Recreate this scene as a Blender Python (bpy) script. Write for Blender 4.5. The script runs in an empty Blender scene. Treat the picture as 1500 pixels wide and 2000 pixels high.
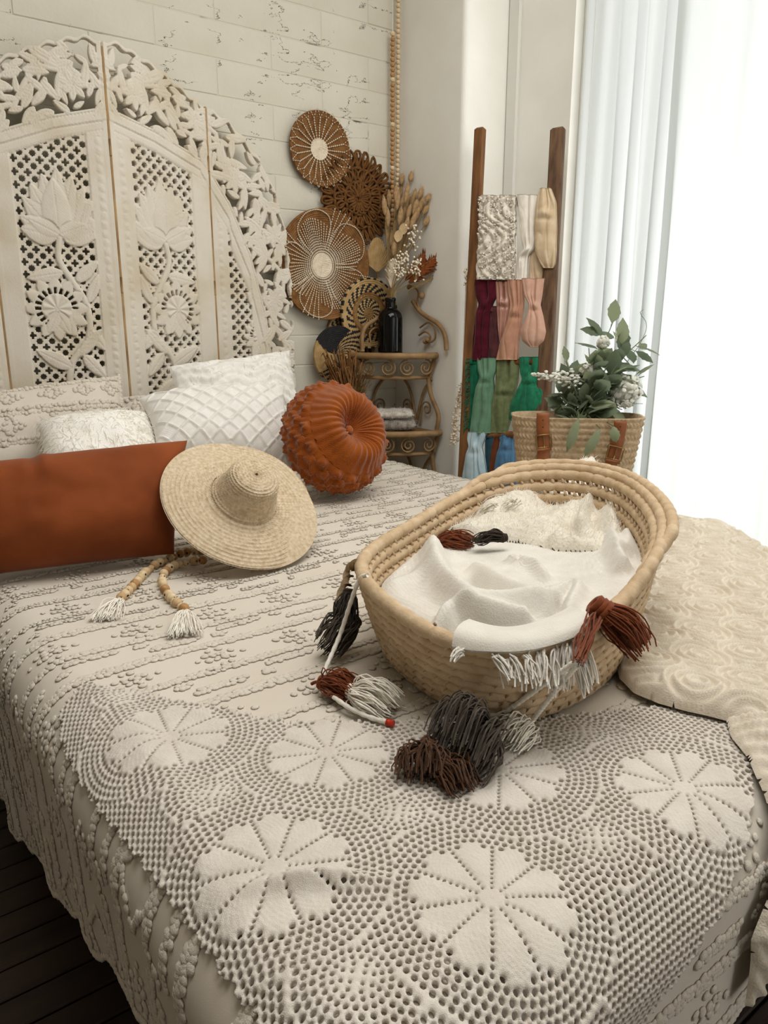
import bpy, math, random
import numpy as np
from mathutils import Vector, Matrix
PI = math.pi
C = bpy.context.scene.collection
# ---------------------------------------------------------------- camera
CZ = 1.125; FPX = 1480.0; PIT = math.radians(14.4); YAW = math.radians(53)
_d = np.array([math.cos(YAW), math.sin(YAW), 0.0]); RT = np.array([math.sin(YAW), -math.cos(YAW), 0.0]); ZU = np.array([0, 0, 1.0])
FW = _d*math.cos(PIT)-ZU*math.sin(PIT); UP = ZU*math.cos(PIT)+_d*math.sin(PIT)
cd = bpy.data.cameras.new('camera'); cam = bpy.data.objects.new('camera', cd); C.objects.link(cam)
cd.sensor_fit = 'VERTICAL'; cd.sensor_height = 36.0; cd.lens = FPX/2000*36.0; cd.clip_start = 0.02
mw = Matrix.Identity(4)
for i in range(3):
    mw[i][0] = RT[i]; mw[i][1] = UP[i]; mw[i][2] = -FW[i]
mw[2][3] = CZ
cam.matrix_world = mw
bpy.context.scene.camera = cam
# ---------------------------------------------------------------- light
sc = bpy.context.scene
sc.view_settings.view_transform = 'Standard'; sc.view_settings.look = 'None'; sc.view_settings.gamma = 1.0
sc.view_settings.use_curve_mapping = False
sc.view_settings.exposure = 0.58
w = bpy.data.worlds.new('world'); sc.world = w; w.use_nodes = True
w.node_tree.nodes['Background'].inputs[0].default_value = (1.0, 0.995, 0.98, 1); w.node_tree.nodes['Background'].inputs[1].default_value = 1.15
def area(name, loc, rot, sx, sy, power, col):
    l = bpy.data.lights.new(name, 'AREA'); l.shape = 'RECTANGLE'; l.size = sx; l.size_y = sy; l.energy = power; l.color = col
    o = bpy.data.objects.new(name, l); C.objects.link(o); o.location = loc; o.rotation_euler = rot
    return o
# daylight outside the window (shines in along -X) and an added fill lamp overhead, out of view
area('window_daylight', (2.75, 0.85, 0.85), (0, math.radians(90), 0), 1.5, 2.0, 16, (1.0, 0.99, 0.97))
area('overhead_fill', (1.0, 0.75, 2.74), (math.radians(6), 0, 0), 1.9, 1.4, 30, (1.0, 0.98, 0.95))
# ---------------------------------------------------------------- point helpers (pixel of the photograph -> a place in the room)
def ray(px, py): return FW+(px-750)/FPX*RT+(1000-py)/FPX*UP
def Pz(px, py, z):
    v = ray(px, py); p = v*((z-CZ)/v[2]); p[2] += CZ; return p
def Py(px, py, Y):
    v = ray(px, py); p = v*(Y/v[1]); p[2] += CZ; return p
def Px(px, py, X):
    v = ray(px, py); p = v*(X/v[0]); p[2] += CZ; return p
def Pd(px, py, dep):
    p = ray(px, py)*dep; p[2] += CZ; return p
def depth(p): return float((np.array(p)-[0, 0, CZ])@FW)
# ---------------------------------------------------------------- naming and tagging
ORG = {}
def thing(name, label, cat, loc, group=None):
    o = bpy.data.objects.new(name, None); C.objects.link(o); o.empty_display_size = 0.05
    o.location = [float(x) for x in loc]; ORG[o.name] = np.array(loc, float)
    o['label'] = label; o['category'] = cat
    if group: o['group'] = group
    return o
def tag(o, label=None, cat=None, group=None, kind=None):
    if label: o['label'] = label
    if cat: o['category'] = cat
    if group: o['group'] = group
    if kind: o['kind'] = kind
    return o
def dup(root, loc, label, group=None):
    r = root.copy(); C.objects.link(r); r.location = [float(x) for x in loc]; ORG[r.name] = np.array(loc, float)
    r['label'] = label
    if group: r['group'] = group
    for ch in list(root.children):
        c = ch.copy(); C.objects.link(c); c.parent = r
        for g in list(ch.children):
            k = g.copy(); C.objects.link(k); k.parent = c
    return r
# ---------------------------------------------------------------- mesh helpers
class MB:
    def __init__(s): s.V = []; s.F = []; s.n = 0
    def add(s, V, F, mi=0):
        V = np.asarray(V, float).reshape(-1, 3); s.V.append(V)
        if not isinstance(F, list): F = [F]
        for f in F:
            f = np.asarray(f, int)
            if len(f): s.F.append((f+s.n, np.broadcast_to(np.asarray(mi, int), (len(f),))))
        s.n += len(V); return s
    def build(s, name, mats, parent=None, smooth=True, origin=None):
        V = np.concatenate(s.V) if s.V else np.zeros((0, 3))
        m = bpy.data.meshes.new(name)
        if parent is not None: org = ORG[parent.name]
        elif origin is not None: org = np.array(origin, float)
        else:
            org = (V.min(0)+V.max(0))/2; org[2] = V[:, 2].min()
        m.vertices.add(len(V)); m.vertices.foreach_set('co', (V-org).astype(np.float32).ravel())
        li = np.concatenate([f.ravel() for f, _ in s.F]); sz = np.concatenate([np.full(len(f), f.shape[1]) for f, _ in s.F])
        mi = np.concatenate([k for _, k in s.F])
        m.loops.add(len(li)); m.loops.foreach_set('vertex_index', li.astype(np.int32))
        st = np.concatenate([[0], np.cumsum(sz)[:-1]])
        m.polygons.add(len(sz)); m.polygons.foreach_set('loop_start', st.astype(np.int32))
        m.polygons.foreach_set('material_index', mi.astype(np.int32))
        m.polygons.foreach_set('use_smooth', np.full(len(sz), smooth))
        m.update(calc_edges=True)
        if not isinstance(mats, (list, tuple)): mats = [mats]
        for k in mats: m.materials.append(k)
        o = bpy.data.objects.new(name, m); C.objects.link(o); ORG[o.name] = org
        if parent is not None: o.parent = parent
        else: o.location = org
        return o
def mesh(name, V, F, mats, parent=None, smooth=True, mi=0): return MB().add(V, F, mi).build(name, mats, parent, smooth)
def nrm(v):
    v = np.asarray(v, float); return v/np.maximum(np.linalg.norm(v, axis=-1, keepdims=True), 1e-12)
def gridF(nu, nv, wu=False, wv=False):
    i = np.arange(nu if wu else nu-1); j = np.arange(nv if wv else nv-1)
    I, J = np.meshgrid(i, j, indexing='ij'); I2 = (I+1) % nu; J2 = (J+1) % nv
    return np.stack([I*nv+J, I2*nv+J, I2*nv+J2, I*nv+J2], -1).reshape(-1, 4)
def resample(P, n, closed=False):
    P = np.asarray(P, float)
    if closed: P = np.vstack([P, P[:1]])
    # Catmull-Rom densify, then equal arc length
    k = len(P); Q = []
    for i in range(k-1):
        p1, p2 = P[i], P[i+1]
        if closed: p0 = P[i-1] if i > 0 else P[-2]; p3 = P[i+2] if i+2 < k else P[1]
        else: p0 = P[i-1] if i > 0 else 2*p1-p2; p3 = P[i+2] if i+2 < k else 2*p2-p1
        t = np.linspace(0, 1, 13)[:-1, None]
        Q.append(0.5*((2*p1)+(-p0+p2)*t+(2*p0-5*p1+4*p2-p3)*t**2+(-p0+3*p1-3*p2+p3)*t**3))
    Q = np.vstack(Q+[P[-1:]]); s = np.concatenate([[0], np.cumsum(np.linalg.norm(np.diff(Q, axis=0), axis=1))])
    q = np.linspace(0, s[-1], n+1)[:-1] if closed else np.linspace(0, s[-1], n)
    return np.stack([np.interp(q, s, Q[:, c]) for c in range(Q.shape[1])], -1)
def tube(P, r, n=8, closed=False):
    P = np.asarray(P, float); k = len(P); r = np.broadcast_to(np.asarray(r, float), (k,))
    T = nrm(np.roll(P, -1, 0)-np.roll(P, 1, 0)) if closed else nrm(np.gradient(P, axis=0))
    a = np.array([0, 0, 1.0]) if abs(T[0][2]) < .9 else np.array([1.0, 0, 0])
    N = np.zeros_like(P); N[0] = nrm(a-T[0]*(a@T[0]))
    for i in range(1, k):
        v = N[i-1]-T[i]*(N[i-1]@T[i]); N[i] = v/max(np.linalg.norm(v), 1e-9)
    B = np.cross(T, N); th = np.linspace(0, 2*PI, n, endpoint=False)
    V = P[:, None]+r[:, None, None]*(np.cos(th)[None, :, None]*N[:, None]+np.sin(th)[None, :, None]*B[:, None])
    F = [gridF(k, n, closed, True)[:, ::-1]]
    V = V.reshape(-1, 3)
    if not closed:
        F.append(np.array([list(range(n))])); F.append(np.array([[(k-1)*n+j for j in range(n)][::-1]]))
    return V, F
def axes(n, hint=(0, 0, 1)):
    n = nrm(n); x = np.cross(np.array(hint, float), n)
    if np.linalg.norm(x) < 1e-6: x = np.cross([1.0, 0, 0], n)
    x = nrm(x); return x, np.cross(n, x), n
def place(L, o, X, Y, Z): return np.asarray(o)+L[..., 0:1]*X+L[..., 1:2]*Y+L[..., 2:3]*Z
def lathe(R, Z, n, o=(0, 0, 0), ax=(0, 0, 1), hint=(0, 1, 0)):
    R = np.asarray(R, float); Z = np.asarray(Z, float); th = np.linspace(0, 2*PI, n, endpoint=False)
    L = np.stack([R[:, None]*np.cos(th), R[:, None]*np.sin(th), np.broadcast_to(Z[:, None], (len(R), n))], -1).reshape(-1, 3)
    X, Y, N = axes(ax, hint); return place(L, o, X, Y, N), gridF(len(R), n, False, True)[:, ::-1]
def box(c, s, X=(1, 0, 0), Y=(0, 1, 0), Z=(0, 0, 1), b=0.0):
    h = np.array(s, float)/2; b = min(b, h.min()*.9); V = []; F = []
    if b <= 0:
        V = [[x, y, z] for x in (-h[0], h[0]) for y in (-h[1], h[1]) for z in (-h[2], h[2])]
        F = [[0, 1, 3, 2], [4, 6, 7, 5], [0, 4, 5, 1], [2, 3, 7, 6], [0, 2, 6, 4], [1, 5, 7, 3]]
        return place(np.array(V), c, np.array(X), np.array(Y), np.array(Z)), np.array(F)
    ring = []
    for z, q in ((-h[2], b), (-h[2]+b, 0), (h[2]-b, 0), (h[2], b)):
        x, y = h[0]-q, h[1]-q; e = b*.7 if q == 0 else b*.3
        ring += [[-x, -y+e, z], [-x+e, -y, z], [x-e, -y, z], [x, -y+e, z], [x, y-e, z], [x-e, y, z], [-x+e, y, z], [-x, y-e, z]]
    V = place(np.array(ring), c, np.array(X), np.array(Y), np.array(Z))
    return V, [gridF(4, 8, False, True)[:, ::-1], np.array([[7, 6, 5, 4, 3, 2, 1, 0]]), np.array([[24+i for i in range(8)]])]
_o6 = np.array([[1, 0, 0], [-1, 0, 0], [0, 1, 0], [0, -1, 0], [0, 0, 1], [0, 0, -1.]])
_f8 = np.array([[0, 2, 4], [2, 1, 4], [1, 3, 4], [3, 0, 4], [2, 0, 5], [1, 2, 5], [3, 1, 5], [0, 3, 5]])
def _subdiv(V, F):
    V = list(map(tuple, V)); ix = {}; G = []
    def mid(a, b):
        k = (min(a, b), max(a, b))
        if k not in ix:
            p = np.array(V[a])+np.array(V[b]); V.append(tuple(p/np.linalg.norm(p))); ix[k] = len(V)-1
        return ix[k]
    for a, b, c in F:
        x, y, z = mid(a, b), mid(b, c), mid(c, a); G += [[a, x, z], [x, b, y], [z, y, c], [x, y, z]]
    return np.array(V), np.array(G)
S0 = (_o6, _f8); S1 = _subdiv(*S0); S2 = _subdiv(*S1)
def blobs(P, sc, N=None, kind=S1, rng=None, ax=None):
    """many small ellipsoids as one mesh; sc (n,3) radii along tangent, side, normal"""
    P = np.asarray(P, float); n = len(P); sc = np.broadcast_to(np.asarray(sc, float), (n, 3))
    if N is None: N = np.broadcast_to(np.array([0, 0, 1.0]), (n, 3))
    N = nrm(N)
    if ax is None:
        ax = np.broadcast_to(np.array([1.0, 0, 0]), (n, 3)).copy(); ax[np.abs(N[:, 0]) > .9] = [0, 1, 0]
    X = nrm(ax-N*(ax*N).sum(1, keepdims=True)); Y = np.cross(N, X)
    if rng is not None:
        a = rng.uniform(0, 6.28, n)[:, None]; X, Y = X*np.cos(a)+Y*np.sin(a), -X*np.sin(a)+Y*np.cos(a)
    b, f = kind
    V = P[:, None]+b[None, :, 0:1]*(X*sc[:, 0:1])[:, None]+b[None, :, 1:2]*(Y*sc[:, 1:2])[:, None]+b[None, :, 2:3]*(N*sc[:, 2:3])[:, None]
    F = (f[None]+np.arange(n)[:, None, None]*len(b)).reshape(-1, f.shape[1])
    return V.reshape(-1, 3), F
def strands(rng, starts, ends, sag, r, k=6, n=4, wob=.004):
    """bunch of thin tapered yarn tubes"""
    m = MB()
    for a, b in zip(starts, ends):
        t = np.linspace(0, 1, k)[:, None]; P = a*(1-t)+b*t; P = P+np.asarray(sag)*(4*t*(1-t))+rng.normal(0, wob, 3)*np.sin(t*PI)+rng.normal(0, wob*.5, 3)*np.sin(t*2*PI)
        V, F = tube(P, np.linspace(r, r*.75, k), n); m.add(V, F)
    return m
def hsh(a, b, s): 
    x = np.sin(a*127.1+b*311.7+s*74.7)*43758.5453; return x-np.floor(x)
def vn(x, y, s=0):
    x = np.asarray(x, float); y = np.asarray(y, float); i = np.floor(x); j = np.floor(y); u = x-i; v = y-j; u = u*u*(3-2*u); v = v*v*(3-2*v)
    return (hsh(i, j, s)*(1-u)+hsh(i+1, j, s)*u)*(1-v)+(hsh(i, j+1, s)*(1-u)+hsh(i+1, j+1, s)*u)*v-.5
def snap(GX, GY, sd, h):
    a, b = np.gradient(sd, h); g = np.maximum(np.hypot(a, b), .4); m = -sd*(np.abs(sd) < h*.6); F = gridF(*sd.shape); s = sd.ravel()[F]
    return GX+m*a/g, GY+m*b/g, np.maximum(sd+m, 0), F[(s > -h*.6).all(1) & (s.mean(1) > 0)]
def sst(a, b, x):
    t = np.clip((x-a)/(b-a), 0, 1); return t*t*(3-2*t)
# ---------------------------------------------------------------- materials
def lin(c):
    c = c.lstrip('#'); v = [int(c[i:i+2], 16)/255 for i in (0, 2, 4)]
    return tuple(x/12.92 if x <= .04045 else ((x+.055)/1.055)**2.4 for x in v)+(1,)
def mat(name, c1, c2=None, scale=8, rough=.85, bump=0, bscale=60, bdist=.002, sheen=0, stretch=(1, 1, 1), spec=.3, detail=3, thr=(.35, .65), trans=0, coat=0, wave=None):
    m = bpy.data.materials.new(name); m.use_nodes = True; nt = m.node_tree; N = nt.nodes; L = nt.links
    b = N['Principled BSDF']; b.inputs['Roughness'].default_value = rough; b.inputs['Specular IOR Level'].default_value = spec
    if sheen: b.inputs['Sheen Weight'].default_value = sheen; b.inputs['Sheen Roughness'].default_value = .4
    if coat: b.inputs['Coat Weight'].default_value = coat
    b.inputs['Base Color'].default_value = lin(c1)
    tc = N.new('ShaderNodeTexCoord'); mp = N.new('ShaderNodeMapping'); mp.inputs['Scale'].default_value = stretch; L.new(tc.outputs['Object'], mp.inputs[0])
    if c2:
        nz = N.new('ShaderNodeTexNoise'); nz.inputs['Scale'].default_value = scale; nz.inputs['Detail'].default_value = detail; L.new(mp.outputs[0], nz.inputs['Vector'])
        rp = N.new('ShaderNodeValToRGB'); rp.color_ramp.elements[0].position = thr[0]; rp.color_ramp.elements[1].position = thr[1]
        rp.color_ramp.elements[0].color = lin(c1); rp.color_ramp.elements[1].color = lin(c2)
        L.new(nz.outputs['Fac'], rp.inputs[0]); L.new(rp.outputs[0], b.inputs['Base Color'])
    if bump:
        bn = N.new('ShaderNodeBump'); bn.inputs['Strength'].default_value = bump; bn.inputs['Distance'].default_value = bdist
        if wave:
            t = N.new('ShaderNodeTexWave'); t.inputs['Scale'].default_value = bscale; t.bands_direction = wave; t.inputs['Distortion'].default_value = 1.0; t.inputs['Detail'].default_value = 1
            h = t.outputs['Fac']
        else:
            t = N.new('ShaderNodeTexNoise'); t.inputs['Scale'].default_value = bscale; t.inputs['Detail'].default_value = 2; h = t.outputs['Fac']
        L.new(mp.outputs[0], t.inputs['Vector']); L.new(h, bn.inputs['Height']); L.new(bn.outputs[0], b.inputs['Normal'])
    if trans:
        tr = N.new('ShaderNodeBsdfTranslucent'); tr.inputs[0].default_value = lin(c1); mx = N.new('ShaderNodeMixShader'); mx.inputs[0].default_value = trans
        L.new(b.outputs[0], mx.inputs[1]); L.new(tr.outputs[0], mx.inputs[2]); L.new(mx.outputs[0], N['Material Output'].inputs[0])
    return m
# ================================================================ setting
WY = 2.486; WX = 1.935; NY = 2.113; NX = 2.145
M_wall = mat('painted_plaster', '#efede5', '#e9e6dd', 5, .7, .25, 180, .001)
M_brick = mat('painted_brick', '#d6d1c2', '#cbc5b3', 3.5, .75, .35, 70, .003)
def cracked(m):
    nt = m.node_tree; N = nt.nodes; L = nt.links; b = N['Principled BSDF']; src = b.inputs['Base Color'].links[0].from_socket
    tc = N.new('ShaderNodeTexCoord'); mp = N.new('ShaderNodeMapping'); mp.inputs['Scale'].default_value = (1.0, 1, 2.6); L.new(tc.outputs['Object'], mp.inputs[0])
    oi = N.new('ShaderNodeObjectInfo'); ad = N.new('ShaderNodeVectorMath'); ad.operation = 'ADD'; L.new(mp.outputs[0], ad.inputs[0]); L.new(oi.outputs['Location'], ad.inputs[1])
    n1 = N.new('ShaderNodeTexNoise'); n1.inputs['Scale'].default_value = 4.5; n1.inputs['Detail'].default_value = 7; n1.inputs['Roughness'].default_value = .62; L.new(ad.outputs[0], n1.inputs['Vector'])
    a = N.new('ShaderNodeMath'); a.operation = 'SUBTRACT'; L.new(n1.outputs['Fac'], a.inputs[0]); a.inputs[1].default_value = .5
    c = N.new('ShaderNodeMath'); c.operation = 'ABSOLUTE'; L.new(a.outputs[0], c.inputs[0])
    d = N.new('ShaderNodeMath'); d.operation = 'LESS_THAN'; L.new(c.outputs[0], d.inputs[0]); d.inputs[1].default_value = .0035
    n2 = N.new('ShaderNodeTexNoise'); n2.inputs['Scale'].default_value = 5.5; n2.inputs['Detail'].default_value = 2; L.new(ad.outputs[0], n2.inputs['Vector'])
    e = N.new('ShaderNodeMath'); e.operation = 'GREATER_THAN'; L.new(n2.outputs['Fac'], e.inputs[0]); e.inputs[1].default_value = .605
    f = N.new('ShaderNodeMath'); f.operation = 'MULTIPLY'; L.new(d.outputs[0], f.inputs[0]); L.new(e.outputs[0], f.inputs[1])
    mx = N.new('ShaderNodeMix'); mx.data_type = 'RGBA'; L.new(f.outputs[0], mx.inputs[0]); L.new(src, mx.inputs[6]); mx.inputs[7].default_value = lin('#2e2a22')
    L.new(mx.outputs[2], b.inputs['Base Color'])
cracked(M_brick)
M_mortar = mat('painted_mortar', '#cdc7b7', '#544d3f', 7, .9, .4, 120, .002, thr=(.60, .68))
def struct(name, V, F, m, parent=None, smooth=False):
    o = mesh(name, V, F, m, parent, smooth)
    if parent is None: o['kind'] = 'structure'
    return o
rng = np.random.default_rng(5)
wb = struct('wall_back', *box((0.2, WY+.06, 1.4), (5.4, .118, 2.8)), M_mortar)
RH = .1085; z0 = .30; row = 0
while z0 < 2.75:
    x = -1.6-.2*(row % 2)
    while x < WX:
        L_ = .40; xa, xb = x+.0007, min(x+L_-.0007, WX-.001)
        if xb-xa > .03 and xb > -.3:
            n = 5; xs = np.linspace(xa, xb, n); zb = z0+.0004+rng.uniform(0, .0009, n); zt = z0+RH-.0004-rng.uniform(0, .0009, n)
            y0 = WY+rng.uniform(-.0022, .0005)
            b = .0025
            fr = [[xs[i]+(b if i == 0 else -b if i == n-1 else 0), y0, z] for zz, dz in ((zb, b), (zt, -b)) for i in range(n) for z in [zz[i]+dz]]
            ou = [[xs[i], y0+b, zz[i]] for zz in (zb, zt) for i in range(n)]
            bk = [[xs[i], WY+.02, zz[i]] for zz in (zb, zt) for i in range(n)]
            V = np.array(fr+ou+bk); F = []
            def strip(a, c):
                for i in range(n-1): F.append([a+i, a+i+1, c+i+1, c+i])
            strip(0, n); strip(2*n, 0); strip(n, 3*n); strip(4*n, 2*n); strip(3*n, 5*n)
            F += [[2*n, 0, n, 3*n], [n-1, 3*n-1, 4*n-1, 2*n-1], [4*n, 2*n, 3*n, 5*n], [3*n-1, 5*n-1, 6*n-1, 4*n-1]]
            o = mesh('brick', V, np.array(F), M_brick, wb, False)
            c = V.mean(0); o.data.transform(Matrix.Translation(-Vector(c-ORG[wb.name]))); o.location = c-ORG[wb.name]
        x += L_
    z0 += RH; row += 1
# right wall: plain plaster, then a bull-nosed corner into the window recess
def wallpath(name, pts, z1=2.8, m=M_wall, th=.0):
    pts = np.array(pts, float); k = len(pts); V = np.vstack([np.c_[pts, np.zeros(k)], np.c_[pts, np.full(k, z1)]])
    F = np.array([[i, k+i, k+i+1, i+1] for i in range(k-1)]); return struct(name, V, F, m)
a = np.linspace(0, PI/2, 7); rr = .02
bull = [(WX+rr-rr*math.cos(t), NY+rr-rr*math.sin(t)) for t in a]
wallpath('wall_right', [(WX+.0, WY+.01), (WX, NY+rr)]+bull[1:]+[(NX, NY)])
# window wall: panels around a wide opening
m_ = MB(); m_.add(*box((NX+.06, 1.97, 1.4), (.12, .29, 2.8)))
m_.add(*box((NX+.06, .85, 2.62), (.12, 1.95, .36))); m_.add(*box((NX+.06, .85, .06), (.12, 1.95, .12))); m_.add(*box((NX+.06, -1.6, 1.4), (.12, 2.96, 2.8)))
o = m_.build('wall_window', M_wall, smooth=False); o['kind'] = 'structure'
M_trim = mat('white_trim', '#dcdad2', rough=.5)
m_ = MB(); m_.add(*box((NX-.006, 2.085, 1.4), (.014, .05, 2.8), b=.004)); o = m_.build('trim_1', M_trim, smooth=False); o['kind'] = 'structure'
m_ = MB()
for y in (-.10, .86, 1.80): m_.add(*box((NX+.07, y, 1.28), (.06, .05, 2.32), b=.006))
for z in (.14, 2.42): m_.add(*box((NX+.07, .85, z), (.06, 1.9, .05), b=.006))
win = m_.build('window_1', M_trim, smooth=False); win['kind'] = 'structure'
gl = bpy.data.materials.new('window_glass'); gl.use_nodes = True; nt = gl.node_tree
tr = nt.nodes.new('ShaderNodeBsdfTransparent'); gs = nt.nodes.new('ShaderNodeBsdfGlossy'); gs.inputs['Roughness'].default_value = .02; mx = nt.nodes.new('ShaderNodeMixShader'); mx.inputs[0].default_value = .06
nt.links.new(tr.outputs[0], mx.inputs[1]); nt.links.new(gs.outputs[0], mx.inputs[2]); nt.links.new(mx.outputs[0], nt.nodes['Material Output'].inputs[0])
for y in (.38, 1.33): mesh('pane', *box((NX+.07, y, 1.28), (.006, .90, 2.24)), gl, win, False)
# other walls that close the room off from the sky
o = struct('wall_left', *box((-1.35, 0, 1.4), (.1, 5.2, 2.8)), mat('low_bounce_wall', '#a89f90', '#a0978a', 5, .8))  # unseen; set close and toned down to cut bounce onto the bed's left side
o = struct('ceiling', *box((.4, -.1, 2.85), (3.6, 5.6, .1)), M_wall)
o = struct('wall_blocker', *box((-.35, -2.2, 1.4), (2.0, .1, 2.8)), M_wall)  # unseen partial wall, added to block light from behind on the left
# dark plank floor, boards run along the brick wall
M_floor = mat('dark_floorboards', '#3a2a20', '#281d15', 5, .5, .3, 90, .001, stretch=(.25, 3, 1))
M_gap = mat('floor_gap', '#0d0a07', rough=1)
fl = struct('floor', *box((.4, -.2, -.06), (3.6, 5.6, .1)), M_gap)
y = -1.6; ip = 0
while y < 2.4:
    for j, (xa, xb) in enumerate(((-1.3, -.55-.25*(ip % 3)), (-.548-.25*(ip % 3), 2.1))):
        V, F = box(((xa+xb)/2, y+.0345, -.012), (xb-xa, .066, .024), b=.003)
        mesh('plank', V, F, M_floor, fl, False)
    y += .0705; ip += 1
# sheer curtains
M_sheer = bpy.data.materials.new('sheer_voile'); M_sheer.use_nodes = True; nt = M_sheer.node_tree; N = nt.nodes
b = N['Principled BSDF']; b.inputs['Base Color'].default_value = (.72, .74, .73, 1); b.inputs['Roughness'].default_value = .9
t = N.new('ShaderNodeBsdfTranslucent'); t.inputs[0].default_value = (.60, .63, .62, 1); p = N.new('ShaderNodeBsdfTransparent'); p.inputs[0].default_value = (1, 1, 1, 1)
m1 = N.new('ShaderNodeMixShader'); m1.inputs[0].default_value = .55; m2 = N.new('ShaderNodeMixShader'); m2.inputs[0].default_value = .05
nt.links.new(b.outputs[0], m1.inputs[1]); nt.links.new(t.outputs[0], m1.inputs[2]); nt.links.new(m1.outputs[0], m2.inputs[1]); nt.links.new(p.outputs[0], m2.inputs[2]); nt.links.new(m2.outputs[0], N['Material Output'].inputs[0])
def curtain(ya, yb, x0, amp, folds, seed, label, lean):
    nu, nv = 260, 40; u = np.linspace(0, 1, nu); v = np.linspace(0, 1, nv); U, Vv = np.meshgrid(u, v, indexing='ij')
    ph = folds*2*PI*(U+.06*vn(U*5, Vv*1.2, seed)+.02*np.sin(U*31+seed))
    z = 2.62-Vv*2.58
    Y = ya+(yb-ya)*U+lean*Vv*np.sin(U*PI)+.012*np.cos(ph)*Vv; X = x0+amp*(.45+.55*Vv)*np.sin(ph)*(.6+.8*vn(U*9, Vv*0, seed+3)+.4)+.012*vn(U*7, Vv*4, seed+9)
    t = thing('sheer_curtain', label, 'curtain', (x0, (ya+yb)/2, .04), 'sheer curtains over the window')
    mesh('cloth', np.stack([X, Y, z], -1).reshape(-1, 3), gridF(nu, nv), M_sheer, t)
    V, F = box((x0, (ya+yb)/2, 2.628), (.03, abs(yb-ya), .02), b=.004); mesh('heading', V, F, M_trim, t, False)
curtain(1.74, 1.36, 2.085, .020, 7, 1, 'narrow white sheer curtain panel beside the ladder, behind the leafy bouquet', .0)
curtain(1.40, .05, 2.06, .022, 9, 2, 'wide white sheer curtain panel at the right edge, glowing with daylight', .0)
V, F = tube(np.array([[2.085, y, 2.655] for y in np.linspace(-.2, 1.9, 8)]), .009, 10)
tag(mesh('curtain_rod', V, F, M_trim), 'white curtain rod above the sheer curtains', 'rod')
# ================================================================ bed and bedding
BX0, BX1, BY0, BY1, ZT, RR = .18, 1.71, .30, 2.20, .62, .08
LARC = RR*PI/2
def top_h(x, y):
    return .010*vn(x*3.1, y*3.1, 11)+.005*vn(x*8, y*8, 12)
def drape(P, off=0.0, flare=-.05, rip=.0):
    """lay a flat cloth (x,y) over the bed: returns points and normals"""
    P = np.asarray(P, float); x, y = P[:, 0], P[:, 1]
    qx = np.clip(x, BX0+RR, BX1-RR); qy = np.clip(y, BY0+RR, BY1)
    vx, vy = x-qx, y-qy; d = np.sqrt(vx*vx+vy*vy); s = np.maximum(d, 1e-9); nx, ny = vx/s, vy/s
    a = np.minimum(d/RR, PI/2); h = np.maximum(d-LARC, 0)
    corner = (np.abs(vx) > 1e-6) & (np.abs(vy) > 1e-6)
    tg = np.where(np.abs(ny) > np.abs(nx), qx, qy); phi = np.arctan2(vy, vx)
    r_ = RR*np.sin(a)+h*flare+np.where(corner, h*.16*np.sin(phi*9), rip*h*np.sin(tg*23+1.3*np.sin(tg*7)))
    z = ZT-RR*(1-np.cos(a))-h*math.sqrt(1-flare*flare)
    n = np.stack([nx*np.sin(a), ny*np.sin(a), np.cos(a)], -1)
    p = np.stack([qx+nx*r_, qy+ny*r_, z+top_h(x, y)*np.cos(a)], -1)+n*off
    return p, n
M_linen = mat('cream_cotton', '#dad2c5', '#d4cabb', 4, .95, .2, 900, .0006, sheen=.15, spec=.1)
M_chenille = mat('cream_chenille', '#dbd3c5', '#d4cabb', 60, 1, .5, 700, .002, sheen=.3, spec=.05)
# bed: mattress and base, hidden under the spread
bed = thing('bed', 'low bed under the cream tufted bedspread', 'bed', (.945, 1.3, 0))
mesh('mattress', *box((.945, 1.28, .47), (1.42, 1.8, .22), b=.04), M_linen, bed)
M_dark = mat('dark_wood', '#2e2119', '#21170f', 6, .6)
mesh('base', *box((.945, 1.28, .29), (1.34, 1.7, .14), b=.02), M_dark, bed)
for x in (.36, 1.53):
    for y in (.55, 2.0): mesh('leg', *box((x, y, .11), (.06, .06, .22), b=.006), M_dark, bed)
# bedspread
def hem_drop(x, y):
    """how far the cloth hangs below the rounded edge, left flap by y, foot flap by x"""
    left = np.interp(y, [.0, .3, .5, .71, 1.0, 1.54, 2.4], [.20, .15, .11, .15, .25, .42, .52])+.008*np.sin(y*60)*np.sin(y*17)
    foot = np.interp(x, [.0, .2, .5, .8, 1.8], [.22, .24, .20, .16, .16])
    return left, foot
ex = .70
gx = np.concatenate([np.arange(BX0+RR-ex, BX1-RR+.40, .0125)]); gy = np.arange(BY0+RR-ex, BY1, .0125)
GX, GY = np.meshgrid(gx, gy, indexing='ij'); P = np.stack([GX.ravel(), GY.ravel()], -1)
def overhang(P):
    x, y = P[:, 0], P[:, 1]; qx = np.clip(x, BX0+RR, BX1-RR); qy = np.clip(y, BY0+RR, BY1); d = np.hypot(x-qx, y-qy)
    l, f = hem_drop(qx, qy); wx, wy = np.abs(x-qx)+1e-9, np.abs(y-qy)+1e-9
    lim = LARC+np.where(x > BX1-RR, .2, (l*wx+f*wy)/(wx+wy)); return d, lim
d, lim = overhang(P)
qx = np.clip(P[:, 0], BX0+RR, BX1-RR); qy = np.clip(P[:, 1], BY0+RR, BY1); k = np.minimum(1, lim/np.maximum(d, 1e-9))[:, None]
P2 = np.stack([qx, qy], -1)*(1-k)+P*k
F = gridF(len(gx), len(gy)); F = F[(d[F] < lim[F]).any(1)]
V, N_ = drape(P2, 0, rip=.02)
spread = thing('bedspread', 'cream cotton bedspread with chenille tufted rows covering the bed', 'bedspread', (.945, 1.3, .2))
mesh('cloth', V, F[:, ::-1] if False else F, M_linen, spread)
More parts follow.
